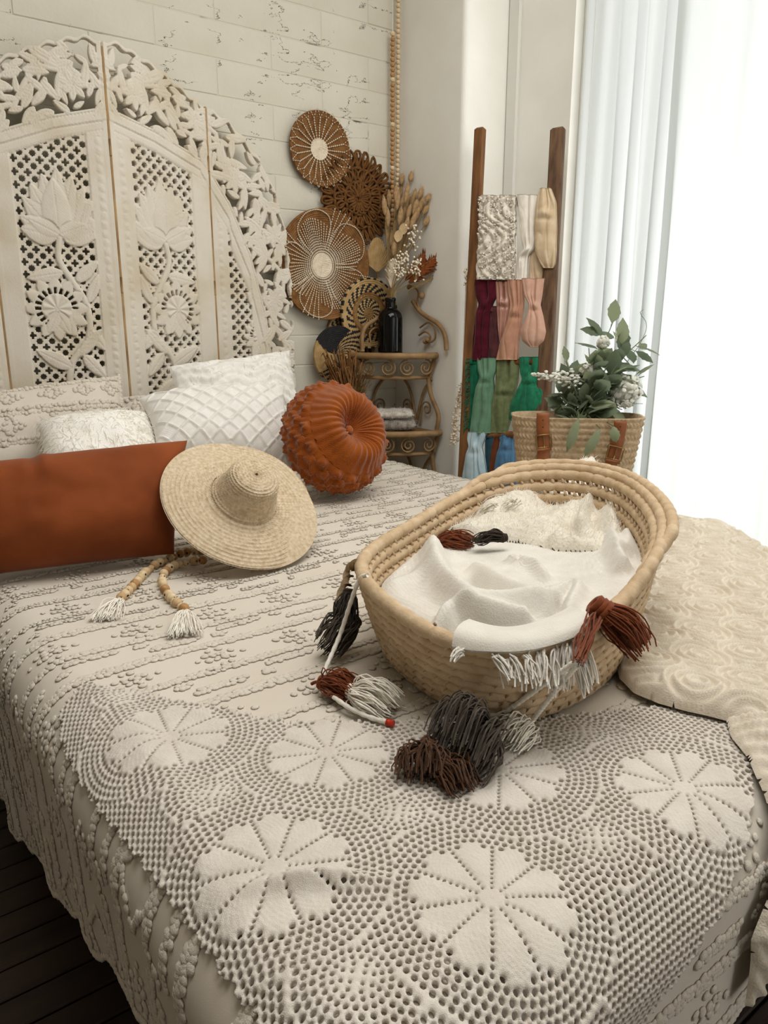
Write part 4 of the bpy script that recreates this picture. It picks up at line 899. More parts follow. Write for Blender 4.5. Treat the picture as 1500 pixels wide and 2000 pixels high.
for pts, tp in (([(400, 1078), (365, 1080), (336, 1090), (305, 1104), (283, 1120), (264, 1142), (236, 1170)], (205, 1210)), ([(402, 1096), (370, 1098), (338, 1107), (318, 1125), (320, 1148), (335, 1170), (362, 1192)], (360, 1240))):
    P = resample(np.array([Pz(x, y, ZT+.011) for x, y in pts]), 400); s = np.concatenate([[0], np.cumsum(np.linalg.norm(np.diff(P, axis=0), axis=1))]); q = .006
    while q < s[-1]:
        r = .0092 if rng2.random() < .62 else .0072; p = [np.interp(q, s, P[:, c]) for c in range(3)]; p[2] = ZT+r+.004
        o = bead(p, r, gar, int(rng2.integers(3))); o.rotation_euler = (rng2.uniform(1, 2), 0, rng2.uniform(0, 3)); q += r*1.93
    h0, t0 = P[-1], Pz(*tp, ZT+.009); n_ = 90; dd = nrm(t0-h0); sd_ = np.cross(dd, [0, 0, 1.0]); a = rng.uniform(-1, 1, n_)
    Tn = strands(rng, h0+sd_*a[:, None]*.004+rng.normal(0, .001, (n_, 3)), t0+sd_*a[:, None]*.026+rng.normal(0, .003, (n_, 3)), (0, 0, .006), .0010, 7, 4, .003); o = Tn.build('garland_tassel', M_tcream, gar); o['kind'] = 'stuff'
# ================================================================ baskets on the brick wall
M_jute = mat('jute_coil', '#885f34', '#6e4824', 60, .85, .5, 500, .001)
M_jute2 = mat('brown_jute_rope', '#734c24', '#5a3917', 60, .9, .6, 300, .0015)
M_stitch = mat('cream_stitching', '#e3d6c1', '#d5c5aa', 60, .9, .3, 600, .001)
M_blk = mat('black_dyed_straw', '#1b1a1a', '#262423', 60, .8, .4, 500, .001)
M_tan = mat('tan_straw', '#b99b6c', '#a58656', 50, .8, .4, 500, .001)
M_tan2 = mat('dark_tan_straw', '#8f6f42', '#7a5c34', 50, .8, .4, 500, .001)
WAX = (0, -1, 0)
def wallframe(px, py, off):
    c = Py(px, py, WY-off); return c, np.array([1.0, 0, 0]), np.array([0, 0, 1.0]), np.array([0, -1.0, 0])
def coiled(name, parent, c, R, pitch, mats, pick, prof, seed=0, n=200):
    """coiled disc: concentric coils, each cell coloured by pick(ring, theta)"""
    X, Z, N = np.array([1.0, 0, 0]), np.array([0, 0, 1.0]), np.array([0, -1.0, 0]); k = int(R/pitch); rr, hh, rg = [], [], []
    for i in range(k):
        for f in (0, .3, .6, .9): rr.append(max((i+f)*pitch, .0008)); hh.append(.45*pitch*math.sin((f+.05)*PI)); rg.append(i)
    rr, hh = np.array(rr), np.array(hh); th = np.linspace(0, 2*PI, n, endpoint=False)
    z = prof(rr)+hh; zz = z[:, None]+.0006*np.sin(th*rr[:, None]*2*PI/.009+np.array(rg)[:, None])
    V = c+(rr[:, None]*np.cos(th))[..., None]*X+(rr[:, None]*np.sin(th))[..., None]*Z+zz[..., None]*N
    F = gridF(len(rr), n, False, True); ring = np.repeat(np.array(rg[:-1]), n); tt = np.tile(th, len(rr)-1); mi = np.array([pick(a, b) for a, b in zip(ring, tt)])
    Bk = c+(rr[-1]*np.cos(th))[:, None]*X+(rr[-1]*np.sin(th))[:, None]*Z+(prof(rr[-1:])[0]-.010)*N; m = MB(); m.add(V.reshape(-1, 3), F, mi)
    m.add(np.vstack([V[-1], Bk]), gridF(2, n, False, True), mi[-n:]); return m.build(name, mats, parent)
def stitchline(m, pts, r=.0022, step=.0075, c=None):
    P = resample(np.array(pts), max(4, int(np.linalg.norm(np.diff(np.array(pts), axis=0), axis=1).sum()/step)+1)); T_ = nrm(np.gradient(P, axis=0)); Nn = np.broadcast_to(np.array([0, -1.0, 0]), P.shape)
    m.add(*blobs(P, np.array([step*.62, r, r*.9]), Nn, S0, None, T_))
def pol(c, r, a, off): return c+np.array([r*math.cos(a), -off, r*math.sin(a)])
# 1 small round plate with radiating white cords
c, _, _, _ = wallframe(622, 292, .012); R = .128; pr = lambda r: .018*(r/R)**2
t = thing('wall_basket', 'small tan basket plate with white radiating cords, highest on the brick wall', 'basket', c, 'woven plates on the brick wall')
coiled('coil_disc', t, c, R, .0062, [M_jute], lambda a, b: 0, pr)
coiled('centre_disc', t, c+[0, -.004, 0], .036, .0045, [M_stitch], lambda a, b: 0, pr)
m = MB()
for k in range(24):
    a = 2*PI*k/24
    stitchline(m, [pol(c, r, a, pr(r)+.005) for r in (.036, .07, .10)], .0032, .008); stitchline(m, [pol(c, .10, a, pr(.10)+.005), pol(c, .127, a+.11, pr(.127)+.005)], .0018, .008); stitchline(m, [pol(c, .10, a, pr(.10)+.005), pol(c, .127, a-.11, pr(.127)+.005)], .0018, .008)
m.build('stitching', M_stitch, t)
# 2 brown crocheted jute rosette
c, _, _, _ = wallframe(697, 388, .014); t = thing('jute_rosette', 'dark brown crocheted jute rosette between the two cream stitched plates', 'wall decor', c, None)
def rosring(r0, r1, n, w, off, seed):
    m = MB(); r_ = np.random.default_rng(seed)
    for k in range(n):
        a = 2*PI*(k+.5*(seed % 2))/n; rm = (r0+r1)/2; da = w/rm
        P = np.array([pol(c, r0, a, off), pol(c, rm, a+da, off+.008), pol(c, r1, a+da*.5, off+.006), pol(c, r1, a-da*.5, off+.006), pol(c, rm, a-da, off+.008)])+r_.normal(0, .002, (5, 3)); m.add(*tube(resample(P, 18, True), .0048, 6, True)); m.add(*tube(np.array([pol(c, r0, a, off+.003), pol(c, r1-.006, a+r_.normal(0, .03), off+.009)]), .0042, 6))
    return m
def ringtube(r, off, rad): 
    a = np.linspace(0, 2*PI, 60)[:-1]; P = np.array([pol(c, r*(1+.012*math.sin(q*17)), q, off+.002*math.sin(q*23)) for q in a]); return tube(P, rad*(1+.2*np.sin(a*40)), 7, True)
coiled('backing', t, c+[0, .004, 0], .150, .009, [M_jute2], lambda a, b: 0, lambda r: 0*r)
rosring(.012, .052, 12, .007, .004, 1).build('inner_petals', M_jute2, t); rosring(.062, .100, 18, .0105, .003, 2).build('middle_loops', M_jute2, t); rosring(.108, .160, 26, .013, .002, 3).build('outer_loops', M_jute2, t)
for r_, o_, q_ in ((.010, .006, .007), (.057, .006, .0058), (.104, .005, .0058)): mesh('ring_cord', *ringtube(r_, o_, q_), M_jute2, t)
# 3 large plate with a four petal flower
c, _, _, _ = wallframe(628, 518, .014); R = .196; pr3 = lambda r: .030*(r/R)**2
t = thing('wall_basket', 'largest wall plate with cream stitched flower petals, beside the carved screen', 'basket', c, 'woven plates on the brick wall')
coiled('coil_disc', t, c, R, .0075, [M_jute], lambda a, b: 0, pr3, n=240); coiled('centre_disc', t, c+[0, -.004, 0], .048, .0055, [M_stitch], lambda a, b: 0, pr3)
m = MB()
for k in range(76):
    a = 2*PI*k/76; q = abs(math.sin(2*(a+.35)))
    e = .196 if q < .33 else .115+.05*q
    stitchline(m, [pol(c, r, a+.06*math.sin(4*(a+.35))*(r/R)*2, pr3(r)+.005) for r in np.linspace(.048, e, 5)], .0027, .0085)
for k in range(5):
    a0 = -.35+PI/4+k*2*PI/5*1.0+.2
    arc = [pol(c, r, a0+d_, pr3(r)+.006) for d_, r in ((-.52, .06), (-.56, .12), (-.44, .165), (-.2, .186), (0, .190), (.2, .186), (.44, .165), (.56, .12), (.52, .06))]; stitchline(m, arc, .0032, .007)
m.build('stitching', M_stitch, t)
# 4 black and tan ringed plate, with a second behind it
def checker(seed):
    def f(a, b):
        if a in (0, 1, 2): return 1
        if a in (3, 4, 5, 6): return 0 if (int(b*30/(2*PI)+a*.5)) % 2 else 2
        if a in (7, 8): return 1
        if a in (9,): return 3
        if a in (10, 11, 12, 13): return 0 if (int(b*44/(2*PI)+a*.5)) % 2 else 2
        if a in (14, 15): return 2
        return 0 if int(b*52/(2*PI)+a*.5) % 2 else 2
    return f
c, _, _, _ = wallframe(720, 612, .045); t = thing('wall_basket', 'black and tan ringed basket plate behind the black bottle', 'basket', c, 'woven plates on the brick wall')
coiled('coil_disc', t, c, .138, .0078, [M_blk, M_tan2, M_tan, M_jute], checker(1), lambda r: .012*(r/.138)**2, n=176)
c, _, _, _ = wallframe(688, 655, .012); t = thing('wall_basket', 'dark checked basket plate half hidden behind the black and tan one', 'basket', c, 'woven plates on the brick wall')
coiled('coil_disc', t, c, .12, .0078, [M_blk, M_tan2, M_tan, M_jute], checker(2), lambda r: .012*(r/.138)**2, n=176)
# 5 black and cream swirl plate
c, _, _, _ = wallframe(657, 692, .05); t = thing('wall_basket', 'lowest wall plate with a solid black wedge and cream swirl', 'basket', c, 'woven plates on the brick wall')
def swirl(a, b):
    s = (b+a*.03) % (2*PI)
    if .45*PI < s < .97*PI: return 0
    if .05*PI < s <= .45*PI: return 0 if int(b*60/(2*PI)+a*.5) % 2 else 1
    if 1.35*PI < s < 1.6*PI: return 0 if int(b*60/(2*PI)+a*.5) % 2 else 1
    if 1.6*PI <= s < 1.95*PI: return 0
    return 1
coiled('coil_disc', t, c, .108, .0066, [M_blk, M_tan], swirl, lambda r: .010*(r/.1)**2, n=180)
# 6 dried palm fan
c = Py(735, 498, WY-.035); t = thing('dried_palm_fan', 'pale dried palm fan hanging below the brown jute rosette', 'dried leaf', c)
m = MB(); n = 40; a = np.linspace(-1.35, 1.35, n)+PI/2; rr = .060+.016*np.cos(a-PI/2)
for s_ in (0, .002):
    top = np.array([c+[rr[i]*math.cos(a[i])*.8, -.004-(.0025 if i % 2 else 0)-s_, -.055+rr[i]*1.55*math.sin(a[i])] for i in range(n)]); b0 = c+[0, -.004-s_, -.065]; V = np.vstack([b0[None], top]); m.add(V, np.array([[0, i+1, i+2] for i in range(n-1)]))
m.build('blade', M_tan, t, smooth=False); mesh('stalk', *tube(np.array([c+[0, -.005, -.06], c+[.004, -.006, -.10]]), .003, 8), M_tan2, t)
# ================================================================ hanging bead strands in the corner
BR = .0088
for nm, px0, px1, ya, yb, M, lab in (('bead_strand', 767, 768, 66, 400, 2, 'reddish wooden bead strand hanging left in the corner'), ('bead_strand', 778, 777, -20, 395, 1, 'pale wooden bead strand hanging right in the corner')):
    Y = WY-.03; p0 = Py(px0, ya, Y); p1 = Py(px1, yb, Y); p0[0] = min(p0[0], WX-.012); t = thing(nm, lab, 'bead strand', p1, 'bead strands in the corner'); x0 = p0[0]; z_ = p0[2]; ze = p1[2]-(.45 if M == 2 else .02)
    mesh('string', *tube(np.array([[x0, Y, 2.75], [x0, Y, ze]]), .0016, 5), M_cord, t); i = 0
    while z_ > ze: bead((x0+.0006*math.sin(i*2.1), Y, z_), BR if M == 2 else BR*.93, t, M if i % 9 else 1); z_ -= BR*1.9; i += 1
# ================================================================ rattan corner shelf
M_rat = mat('rattan_cane', '#977850', '#80613d', 30, .55, .2, 200, .001, spec=.4); M_weave = mat('rattan_weave', '#86673f', '#6f5334', 120, .8, .6, 240, .002)
KX, KY = WX-.012, WY-.012
shelf = thing('rattan_shelf', 'rattan corner shelf with scroll trim between brick wall and ladder', 'shelf', (KX-.13, KY-.13, 0))
def arcp(R, z, n=28, a0=PI, a1=1.5*PI): a = np.linspace(a0, a1, n); return np.stack([KX+R*np.cos(a), KY+R*np.sin(a), np.full(n, z)], -1)
def spiral(c, ux, uz, r0, turns, n=34, sgn=1, a0=0): 
    a = np.linspace(0, turns*2*PI, n); r = r0*(1-.80*a/a[-1]); return c+ux*(r*np.cos(a*sgn+a0))[:, None]+uz*(r*np.sin(a*sgn+a0))[:, None]
ZU_ = np.array([0, 0, 1.0]); tiers = ((.985, .255), (.695, .285), (.385, .305))
for z, R in tiers:
    a = arcp(R-.006, z+.004, 24); V = np.vstack([[[KX, KY, z+.004]], a]); V = np.vstack([V, V-[0, 0, .008]]); F = np.array([[0, i+1, i+2] for i in range(23)]); mesh('shelf_board', V, [F, F[:, ::-1]+25, np.array([[i+1, i+26, i+27, i+2] for i in range(23)])], M_weave, shelf, False)
    mesh('rim', *tube(arcp(R, z), .0125, 12), M_rat, shelf); mesh('apron', *tube(arcp(R-.035, z-.082), .0075, 10), M_rat, shelf)
    for j in range(5):
        a = PI+(j+.5)*PI/10; R2 = R-.018; cpos = np.array([KX+R2*math.cos(a), KY+R2*math.sin(a), z-.045]); tx = np.array([-math.sin(a), math.cos(a), 0])
        sg = 1 if j % 2 else -1; mesh('scroll', *tube(spiral(cpos, tx, ZU_, .031, 1.9, 40, sg, PI*.5), .0036, 7), M_rat, shelf)
    for a in (PI+.03, 1.5*PI-.03):
        p = np.array([KX+R*math.cos(a), KY+R*math.sin(a), z]); q = np.array([KX+(R-.035)*math.cos(a), KY+(R-.035)*math.sin(a), z-.082]); mesh('end_post', *tube(np.array([p, q]), .008, 8), M_rat, shelf)
for k, ((z, R), (z2, R2)) in enumerate(zip(tiers, tiers[1:]+((.0, .33),))):
    for a in (PI+.05, 1.5*PI-.05):
        f = lambda r, zz: np.array([KX+r*math.cos(a), KY+r*math.sin(a), zz]); mesh('leg', *tube(resample(np.array([f(R-.035, z-.082), f(R-.018, (z+z2)/2), f(R2+.002, z2+.07), f(R2-.008, z2+.01)]), 20), .0085, 10), M_rat, shelf)
    zm = (z+z2)/2
    for ux, o in ((np.array([1.0, 0, 0]), np.array([KX-R2*.5, KY-.004, 0])), (np.array([0, 1.0, 0]), np.array([KX-.004, KY-R2*.5, 0]))):
        for s_ in (-1, 1): mesh('back_scroll', *tube(resample(np.vstack([(o+ux*s_*.02+ZU_*(z2+.01))[None], (o+ux*s_*.03+ZU_*(z2+.06))[None], spiral(o+ux*s_*.062+ZU_*(z2+.085), ux, ZU_, .030, 1.4, 20, -s_, PI if s_ > 0 else 0)]), 50), .0034, 7), M_rat, shelf)
        mesh('back_cane', *tube(resample(np.array([o+ux*.09+ZU_*(z-.09), o+ux*.04+ZU_*(zm), o+ZU_*(z2+.03)]), 20), .0055, 8), M_rat, shelf); mesh('back_cane', *tube(resample(np.array([o-ux*.09+ZU_*(z-.09), o-ux*.04+ZU_*(zm), o+ZU_*(z2+.03)]), 20), .0055, 8), M_rat, shelf)
# curled gallery above the top board
yb_, xb_ = WY-.085, KX-.004
G1 = [Py(x, y, yb_) for x, y in ((708, 686), (707, 660), (714, 638), (737, 622), (757, 607), (770, 590))]; G2 = [Px(x, y, xb_) for x, y in ((872, 684), (869, 655), (856, 633), (834, 619), (819, 607), (806, 588))]
mesh('gallery', *tube(resample(np.array(G1), 30), .0085, 10), M_rat, shelf); mesh('gallery', *tube(resample(np.array(G2), 30), .0085, 10), M_rat, shelf)
for pts in ([(820, 607), (815, 590), (817, 572), (810, 562), (800, 561)], [(820, 640), (836, 630), (848, 640), (850, 660), (842, 668), (836, 664)], [(818, 655), (830, 648), (840, 655), (838, 668), (831, 667)]):
    P = resample(np.array([Px(x, y, xb_) for x, y in pts]), 30); mesh('curl', *tube(P, .0036, 7), M_rat, shelf); mesh('curl_knob', *blobs(P[-1:], np.array([.012, .010, .010]), None, S2), M_rat, shelf)
mesh('curl_knob', *blobs(np.array([Px(824, 577, xb_)]), np.array([.013, .010, .014]), None, S2), M_rat, shelf)
for pts in ([(757, 607), (752, 590), (758, 575), (770, 566)], [(724, 668), (722, 650), (735, 640), (748, 650), (744, 664)]): mesh('curl', *tube(resample(np.array([Py(x, y, yb_) for x, y in pts]), 30), .0036, 7), M_rat, shelf)
# fur wrap folded on the second board
M_rab = mat('grey_brown_fur', '#a89f94', '#7d746a', 55, 1, .6, 300, .004, sheen=.3, spec=.02); M_rab2 = mat('pale_grey_fur', '#d8d0c4', '#b9b0a3', 60, 1, .5, 300, .003, sheen=.3, spec=.02)
wrap = thing('folded_throw', 'folded grey fur throw with pale underside on the rattan shelf', 'throw', (KX-.135, KY-.135, .70))
f1 = np.array([.79, -.61, 0]); f2 = np.array([.61, .79, 0]); o_ = np.array([KX-.145, KY-.135, 0])
for zc, hh2, M, wd in ((.727, .046, M_rab, .22), (.766, .030, M_rab2, .195)):
    n = 26; U, Vv = np.meshgrid(np.linspace(-1, 1, n), np.linspace(0, 2*PI, 28, endpoint=False), indexing='ij'); x = U*wd/2; y = .075*np.sign(np.cos(Vv))*np.abs(np.cos(Vv))**.6; z = hh2/2*np.sign(np.sin(Vv))*np.abs(np.sin(Vv))**.7; e = np.sqrt(np.clip(1-np.abs(U)**8, 0, 1)); z = z*e+.004*vn(U*4, Vv*2, 3); y = y*(.9+.1*e)
    V = o_+x[..., None]*f1+y[..., None]*f2+(zc+z)[..., None]*ZU_; mesh('fold', V.reshape(-1, 3), gridF(n, 28, False, True), M, wrap)
    A = V[:, :, :]; pk = A.reshape(-1, 3)[np.random.default_rng(2).integers(0, n*28, 1500)]; d_ = nrm(pk-(o_+ZU_*zc)+np.random.default_rng(3).normal(0, .05, pk.shape)); s_ = nrm(np.cross(d_, np.random.default_rng(5).normal(size=pk.shape)))*.0007; b = np.arange(len(pk))[:, None]*3
    ob = MB().add(np.stack([pk-s_, pk+s_, pk+d_*.010], 1).reshape(-1, 3), b+[0, 1, 2]).build('fur', M, wrap); ob['kind'] = 'stuff'
# ================================================================ black bottle with dried stems
M_gloss = mat('black_glazed_glass', '#060606', rough=.08, spec=.3)
bp = np.array([KX-.118, KY-.118, .992]); bot = thing('bottle_vase', 'glossy black bottle vase on the top rattan shelf', 'vase', bp)
prof = [(0, 0), (.043, 0), (.0465, .004), (.047, .012), (.047, .118), (.0455, .136), (.040, .150), (.030, .160), (.0215, .166), (.0195, .172), (.0195, .192), (.0215, .194), (.0215, .202), (.019, .204), (.016, .200), (.016, .150)]
q = resample(np.array([(a, b, 0) for a, b in prof]), 90); mesh('body', *lathe(np.maximum(q[:, 0], .0003), q[:, 1], 56, bp), M_gloss, bot)
M_bun = mat('tan_bunny_tail', '#bb9a70', '#a08057', 90, 1, .6, 500, .002, sheen=.3); M_stem = mat('dry_stem', '#a98d5d', '#8f7446', 30, .9); M_rustf = mat('rust_dried_fern', '#86481c', '#6e3814', 60, .9); M_berry = mat('white_dried_berry', '#efe6d4', '#e2d6bd', 60, .8); M_leafd = mat('beige_dried_leaf', '#cdb48b', '#b89c70', 30, .9); M_pamp = mat('cream_pampas', '#e9dcc6', '#dccbae', 60, 1, sheen=.3)
mouth = bp+[0, 0, .20]; DB = depth(mouth)
def stem_to(tip, parent, r=.0013, bow=.02):
    dv = tip-mouth; P = resample(np.array([mouth-[0, 0, .12], mouth+dv*.05+[0, 0, .0], mouth+dv*.5+ZU_*bow, tip]), 16); mesh('stem', *tube(P, r, 5), M_stem, parent); return nrm(P[-1]-P[-3])
rngf = np.random.default_rng(14)
buns = [(805, 357, 26), (818, 352, 26), (866, 388, 30), (879, 396, 22), (866, 414, 30), (874, 412, 26), (845, 438, 26), (760, 395, 44), (772, 385, 36), (783, 402, 40), (791, 385, 44), (800, 400, 40), (812, 392, 46), (820, 405, 40), (830, 398, 40), (838, 402, 36), (842, 415, 32), (826, 424, 34), (808, 425, 36), (795, 420, 36), (779, 430, 40), (768, 418, 40), (758, 432, 44), (770, 452, 46), (790, 445, 34), (764, 470, 40), (775, 400, 44), (798, 378, 40), (806, 410, 44), (818, 418, 44), (833, 412, 38), (787, 418, 44), (800, 440, 40), (752, 410, 44), (782, 440, 44), (815, 440, 36), (757, 455, 46), (768, 490, 40)]
def bunny(x, y, L, lab):
    tip = Pd(x, y+L*.25, DB+rngf.uniform(-.05, .07)); tip[1] = min(tip[1], WY-.03); tip[0] = min(tip[0], WX-.02) if tip[1] > NY else tip[0]
    t = thing('bunny_tail_stem', lab, 'dried flower', tip, 'bunny tail stems in the bottle'); d_ = stem_to(tip, t, .0011)
    Ln = L*DB/FPX*.55; m = MB(); X, Y_, N_ = axes(d_, (0, 1, 0)); m.add(*lathe([.0005, .007, .0105, .0095, .005, .0005], np.array([0, .15, .4, .65, .88, 1])*Ln*1.6, 9, tip, d_)); 
    k = 60; a = rngf.uniform(0, 6.28, k); s_ = rngf.uniform(.05, .95, k); P = tip+d_*(s_*Ln*1.5)[:, None]+(np.cos(a)*.007)[:, None]*X+(np.sin(a)*.007)[:, None]*Y_; dd = nrm(d_*1.2+(np.cos(a))[:, None]*X+(np.sin(a))[:, None]*Y_); sd_ = np.cross(dd, d_)*.0009; b = np.arange(k)[:, None]*3; m.add(np.stack([P-sd_, P+sd_, P+dd*.013], 1).reshape(-1, 3), b+[0, 1, 2]); m.build('seed_head', M_bun, t)
place_w = {2: 'bunny tail stem leaning right, upper left of the five beside the bouquet', 3: 'small bunny tail stem leaning farthest right beside the bouquet', 4: 'bunny tail stem leaning right, lower left of the close pair beside the bouquet', 5: 'bunny tail stem leaning right, lower right of the close pair beside the bouquet', 6: 'bunny tail stem leaning right, lowest of the five beside the bouquet', 0: 'tallest bunny tail stem, upper left of the topmost pair above the dried bouquet', 1: 'topmost bunny tail stem, upper right of the pair above the dried bouquet'}
for i, (x, y, L) in enumerate(buns):
    bunny(x, y, L, place_w.get(i, 'bunny tail stem leaning right, apart from the bouquet towards the ladder' if i < 7 else 'tan bunny tail stem massed in the middle of the bottle bouquet'))
def plume(label, tip, M, n, L, wid, rad, cat='dried flower', name='fern_plume', down=.2):
    t = thing(name, label, cat, tip); stem_to(tip, t); base = mouth+(tip-mouth)*.35; ax = tip-base; m = MB(); d_ = nrm(ax); s_ = nrm(np.cross(d_, FW))
    for k in range(n):
        f = k/n; p = base+ax*f; w_ = wid*math.sin(PI*min(1, f*.75+.22))
        for sg in (-1, 1):
            e = p+d_*L+s_*sg*w_*rngf.uniform(.6, 1.1)-FW*rngf.uniform(-.01, .01); mid = (p+e)/2+d_*L*.15; m.add(*tube(np.array([p, mid, e]), np.array([rad, rad*1.3, rad*.3]), 4))
    m.build('frond', M, t)
plume('rust dried fern plume pointing right toward the ladder', Pd(868, 492, DB-.05), M_rustf, 34, .034, .032, .0028)
plume('short rust dried fern plume above the longer one', Pd(846, 480, DB), M_rustf, 28, .03, .028, .0026)
plume('cream pampas plume left of the bottle neck', Pd(768, 520, DB-.04), M_pamp, 70, .03, .030, .0036, name='pampas_plume')
plume('wispy dried grass leaning right above the rattan gallery', Pd(862, 535, DB-.02), M_stem, 12, .03, .010, .0009, name='dried_grass')
for x, y, lab in ((808, 465, 'white dried berry sprig highest in the bottle bouquet'), (790, 512, 'white dried berry sprig at the middle of the bouquet'), (812, 527, 'white dried berry sprig just above the bottle neck'), (776, 522, 'small white dried berry sprig beside the cream pampas plume')):
    tip = Pd(x, y, DB-.07); t = thing('berry_sprig', lab, 'dried flower', tip, 'white berry sprigs'); stem_to(tip, t); k = 42; P = tip+np.clip(rngf.normal(0, 1, (k, 3)), -1.8, 1.8)*np.array([.016, .012, .024]); m = MB(); m.add(*blobs(P, .0042, None, S1)); m.build('berries', M_berry, t)
    m = MB()
    for p in P[::3]: m.add(*tube(np.array([tip-[0, 0, .04], p]), .0006, 4))
    m.build('twig', M_stem, t)
for x, y, lab in ((785, 460, 'round beige dried leaf on the upper left of the bouquet'), (776, 474, 'lower beige dried leaf on the left of the bouquet')):
    tip = Pd(x, y, DB-.06); t = thing('dried_leaf', lab, 'dried leaf', tip); d_ = stem_to(tip, t); X = nrm(np.cross(FW, d_)); u = np.linspace(0, 1, 9); wv = .016*np.sin(PI*u)**.7
    V = np.concatenate([tip+d_*(u*.045)[:, None]+X*(wv*s_)[:, None]-FW*(.004*(abs(s_)))+(.0 if s_ else 0) for s_ in (-1, 0, 1)]); mesh('blade', np.vstack([V, V+FW*.0008]), [gridF(3, 9), gridF(3, 9)[:, ::-1]+27], M_leafd, t)
# dried grass bunch standing on the floor behind the orange cushion
gr = thing('dried_grass_bunch', 'fuzzy tan dried grass bunch in front of the lowest wall plate', 'dried grass', Py(680, 780, WY-.14)*[1, 1, 0])
m = MB(); m2 = MB(); b0 = Py(684, 800, WY-.14)
for k in range(130):
    e = Py(rngf.uniform(640, 700), rngf.uniform(690, 735), WY-.14)+rngf.normal(0, .02, 3); e[1] = min(e[1], WY-.09); m.add(*tube(np.array([b0+rngf.normal(0, .006, 3), (b0+e)/2+rngf.normal(0, .008, 3), e, e+[rngf.uniform(-.02, .01), 0, rngf.uniform(-.025, .012)]]), np.array([.001, .0016, .003, .0008]), 4))
m.build('grass_head', M_jute, gr)
for k in range(90):
    e = Py(rngf.uniform(690, 722), rngf.uniform(715, 770), WY-.16)+rngf.normal(0, .01, 3); m2.add(*tube(np.array([b0+rngf.normal(0, .006, 3), e]), np.array([.0012, .0008]), 4))
m2.build('straw_tips', M_tan2, gr); mesh('stalks', *tube(np.array([b0*[1, 1, 0]+[0, 0, .002], b0+[0, 0, .02]]), .010, 8), M_stem, gr)
# ================================================================ blanket ladder and scarves
M_oak = mat('brown_stained_wood', '#82572f', '#5f3d20', 9, .6, .35, 140, .0012, stretch=(6, 6, .6), spec=.3); M_oakd = mat('weathered_ladder_wood', '#6f543b', '#4a3323', 10, .7, .4, 140, .0012, stretch=(6, 6, .7))
Lt, Lb = np.array([1.9425, 2.038, 1.744]), np.array([1.777, 1.917, 0.0])
Rt = Px(1090, 250, 2.045); R2_ = Px(1065, 720, 1.955); Rb = Rt+(R2_-Rt)*(Rt[2]/(Rt[2]-R2_[2]))
ladder = thing('wooden_ladder', 'brown wooden blanket ladder leaning in the window recess, hung with scarves', 'ladder', (Lb+Rb)/2)
NL = nrm(np.cross(Rt-Lt, Lb-Lt)); NL = NL if NL@(-FW) > 0 else -NL
for (a, b, M, wz) in ((Lt, Lb, M_oak, .036), (Rt, Rb, M_oakd, .046)):
    z = nrm(a-b); x = nrm(np.cross(NL, z)); y = np.cross(z, x); V, F = box((a+b)/2, (wz, .026, np.linalg.norm(a-b)), x, y, z, .006); mesh('rail', V, F, M, ladder, False)
def Pl(px, py, off=0.0):
    v = ray(px, py); o = np.array([0, 0, CZ]); t = ((Lt-o)@NL)/(v@NL); return o+v*t+NL*off
for y in (396, 552, 706, 850, 990):
    def rl(a, b): 
        f = np.linspace(0, 1, 200); P = a+(b-a)*f[:, None]; q = P-[0, 0, CZ]; yy = 1000-FPX*(q@UP)/(q@FW); return P[np.argmin(abs(yy-y))]
    mesh('rung', *tube(np.array([rl(Lt, Lb), rl(Rt, Rb)]), .0115, 12), M_oak, ladder)
def cloth(name, c1, c2=None, sc=30, bump=.35, bs=500, sheen=.2): return mat(name, c1, c2 or c1, sc, .9, bump, bs, .0014, sheen=sheen, spec=.1)
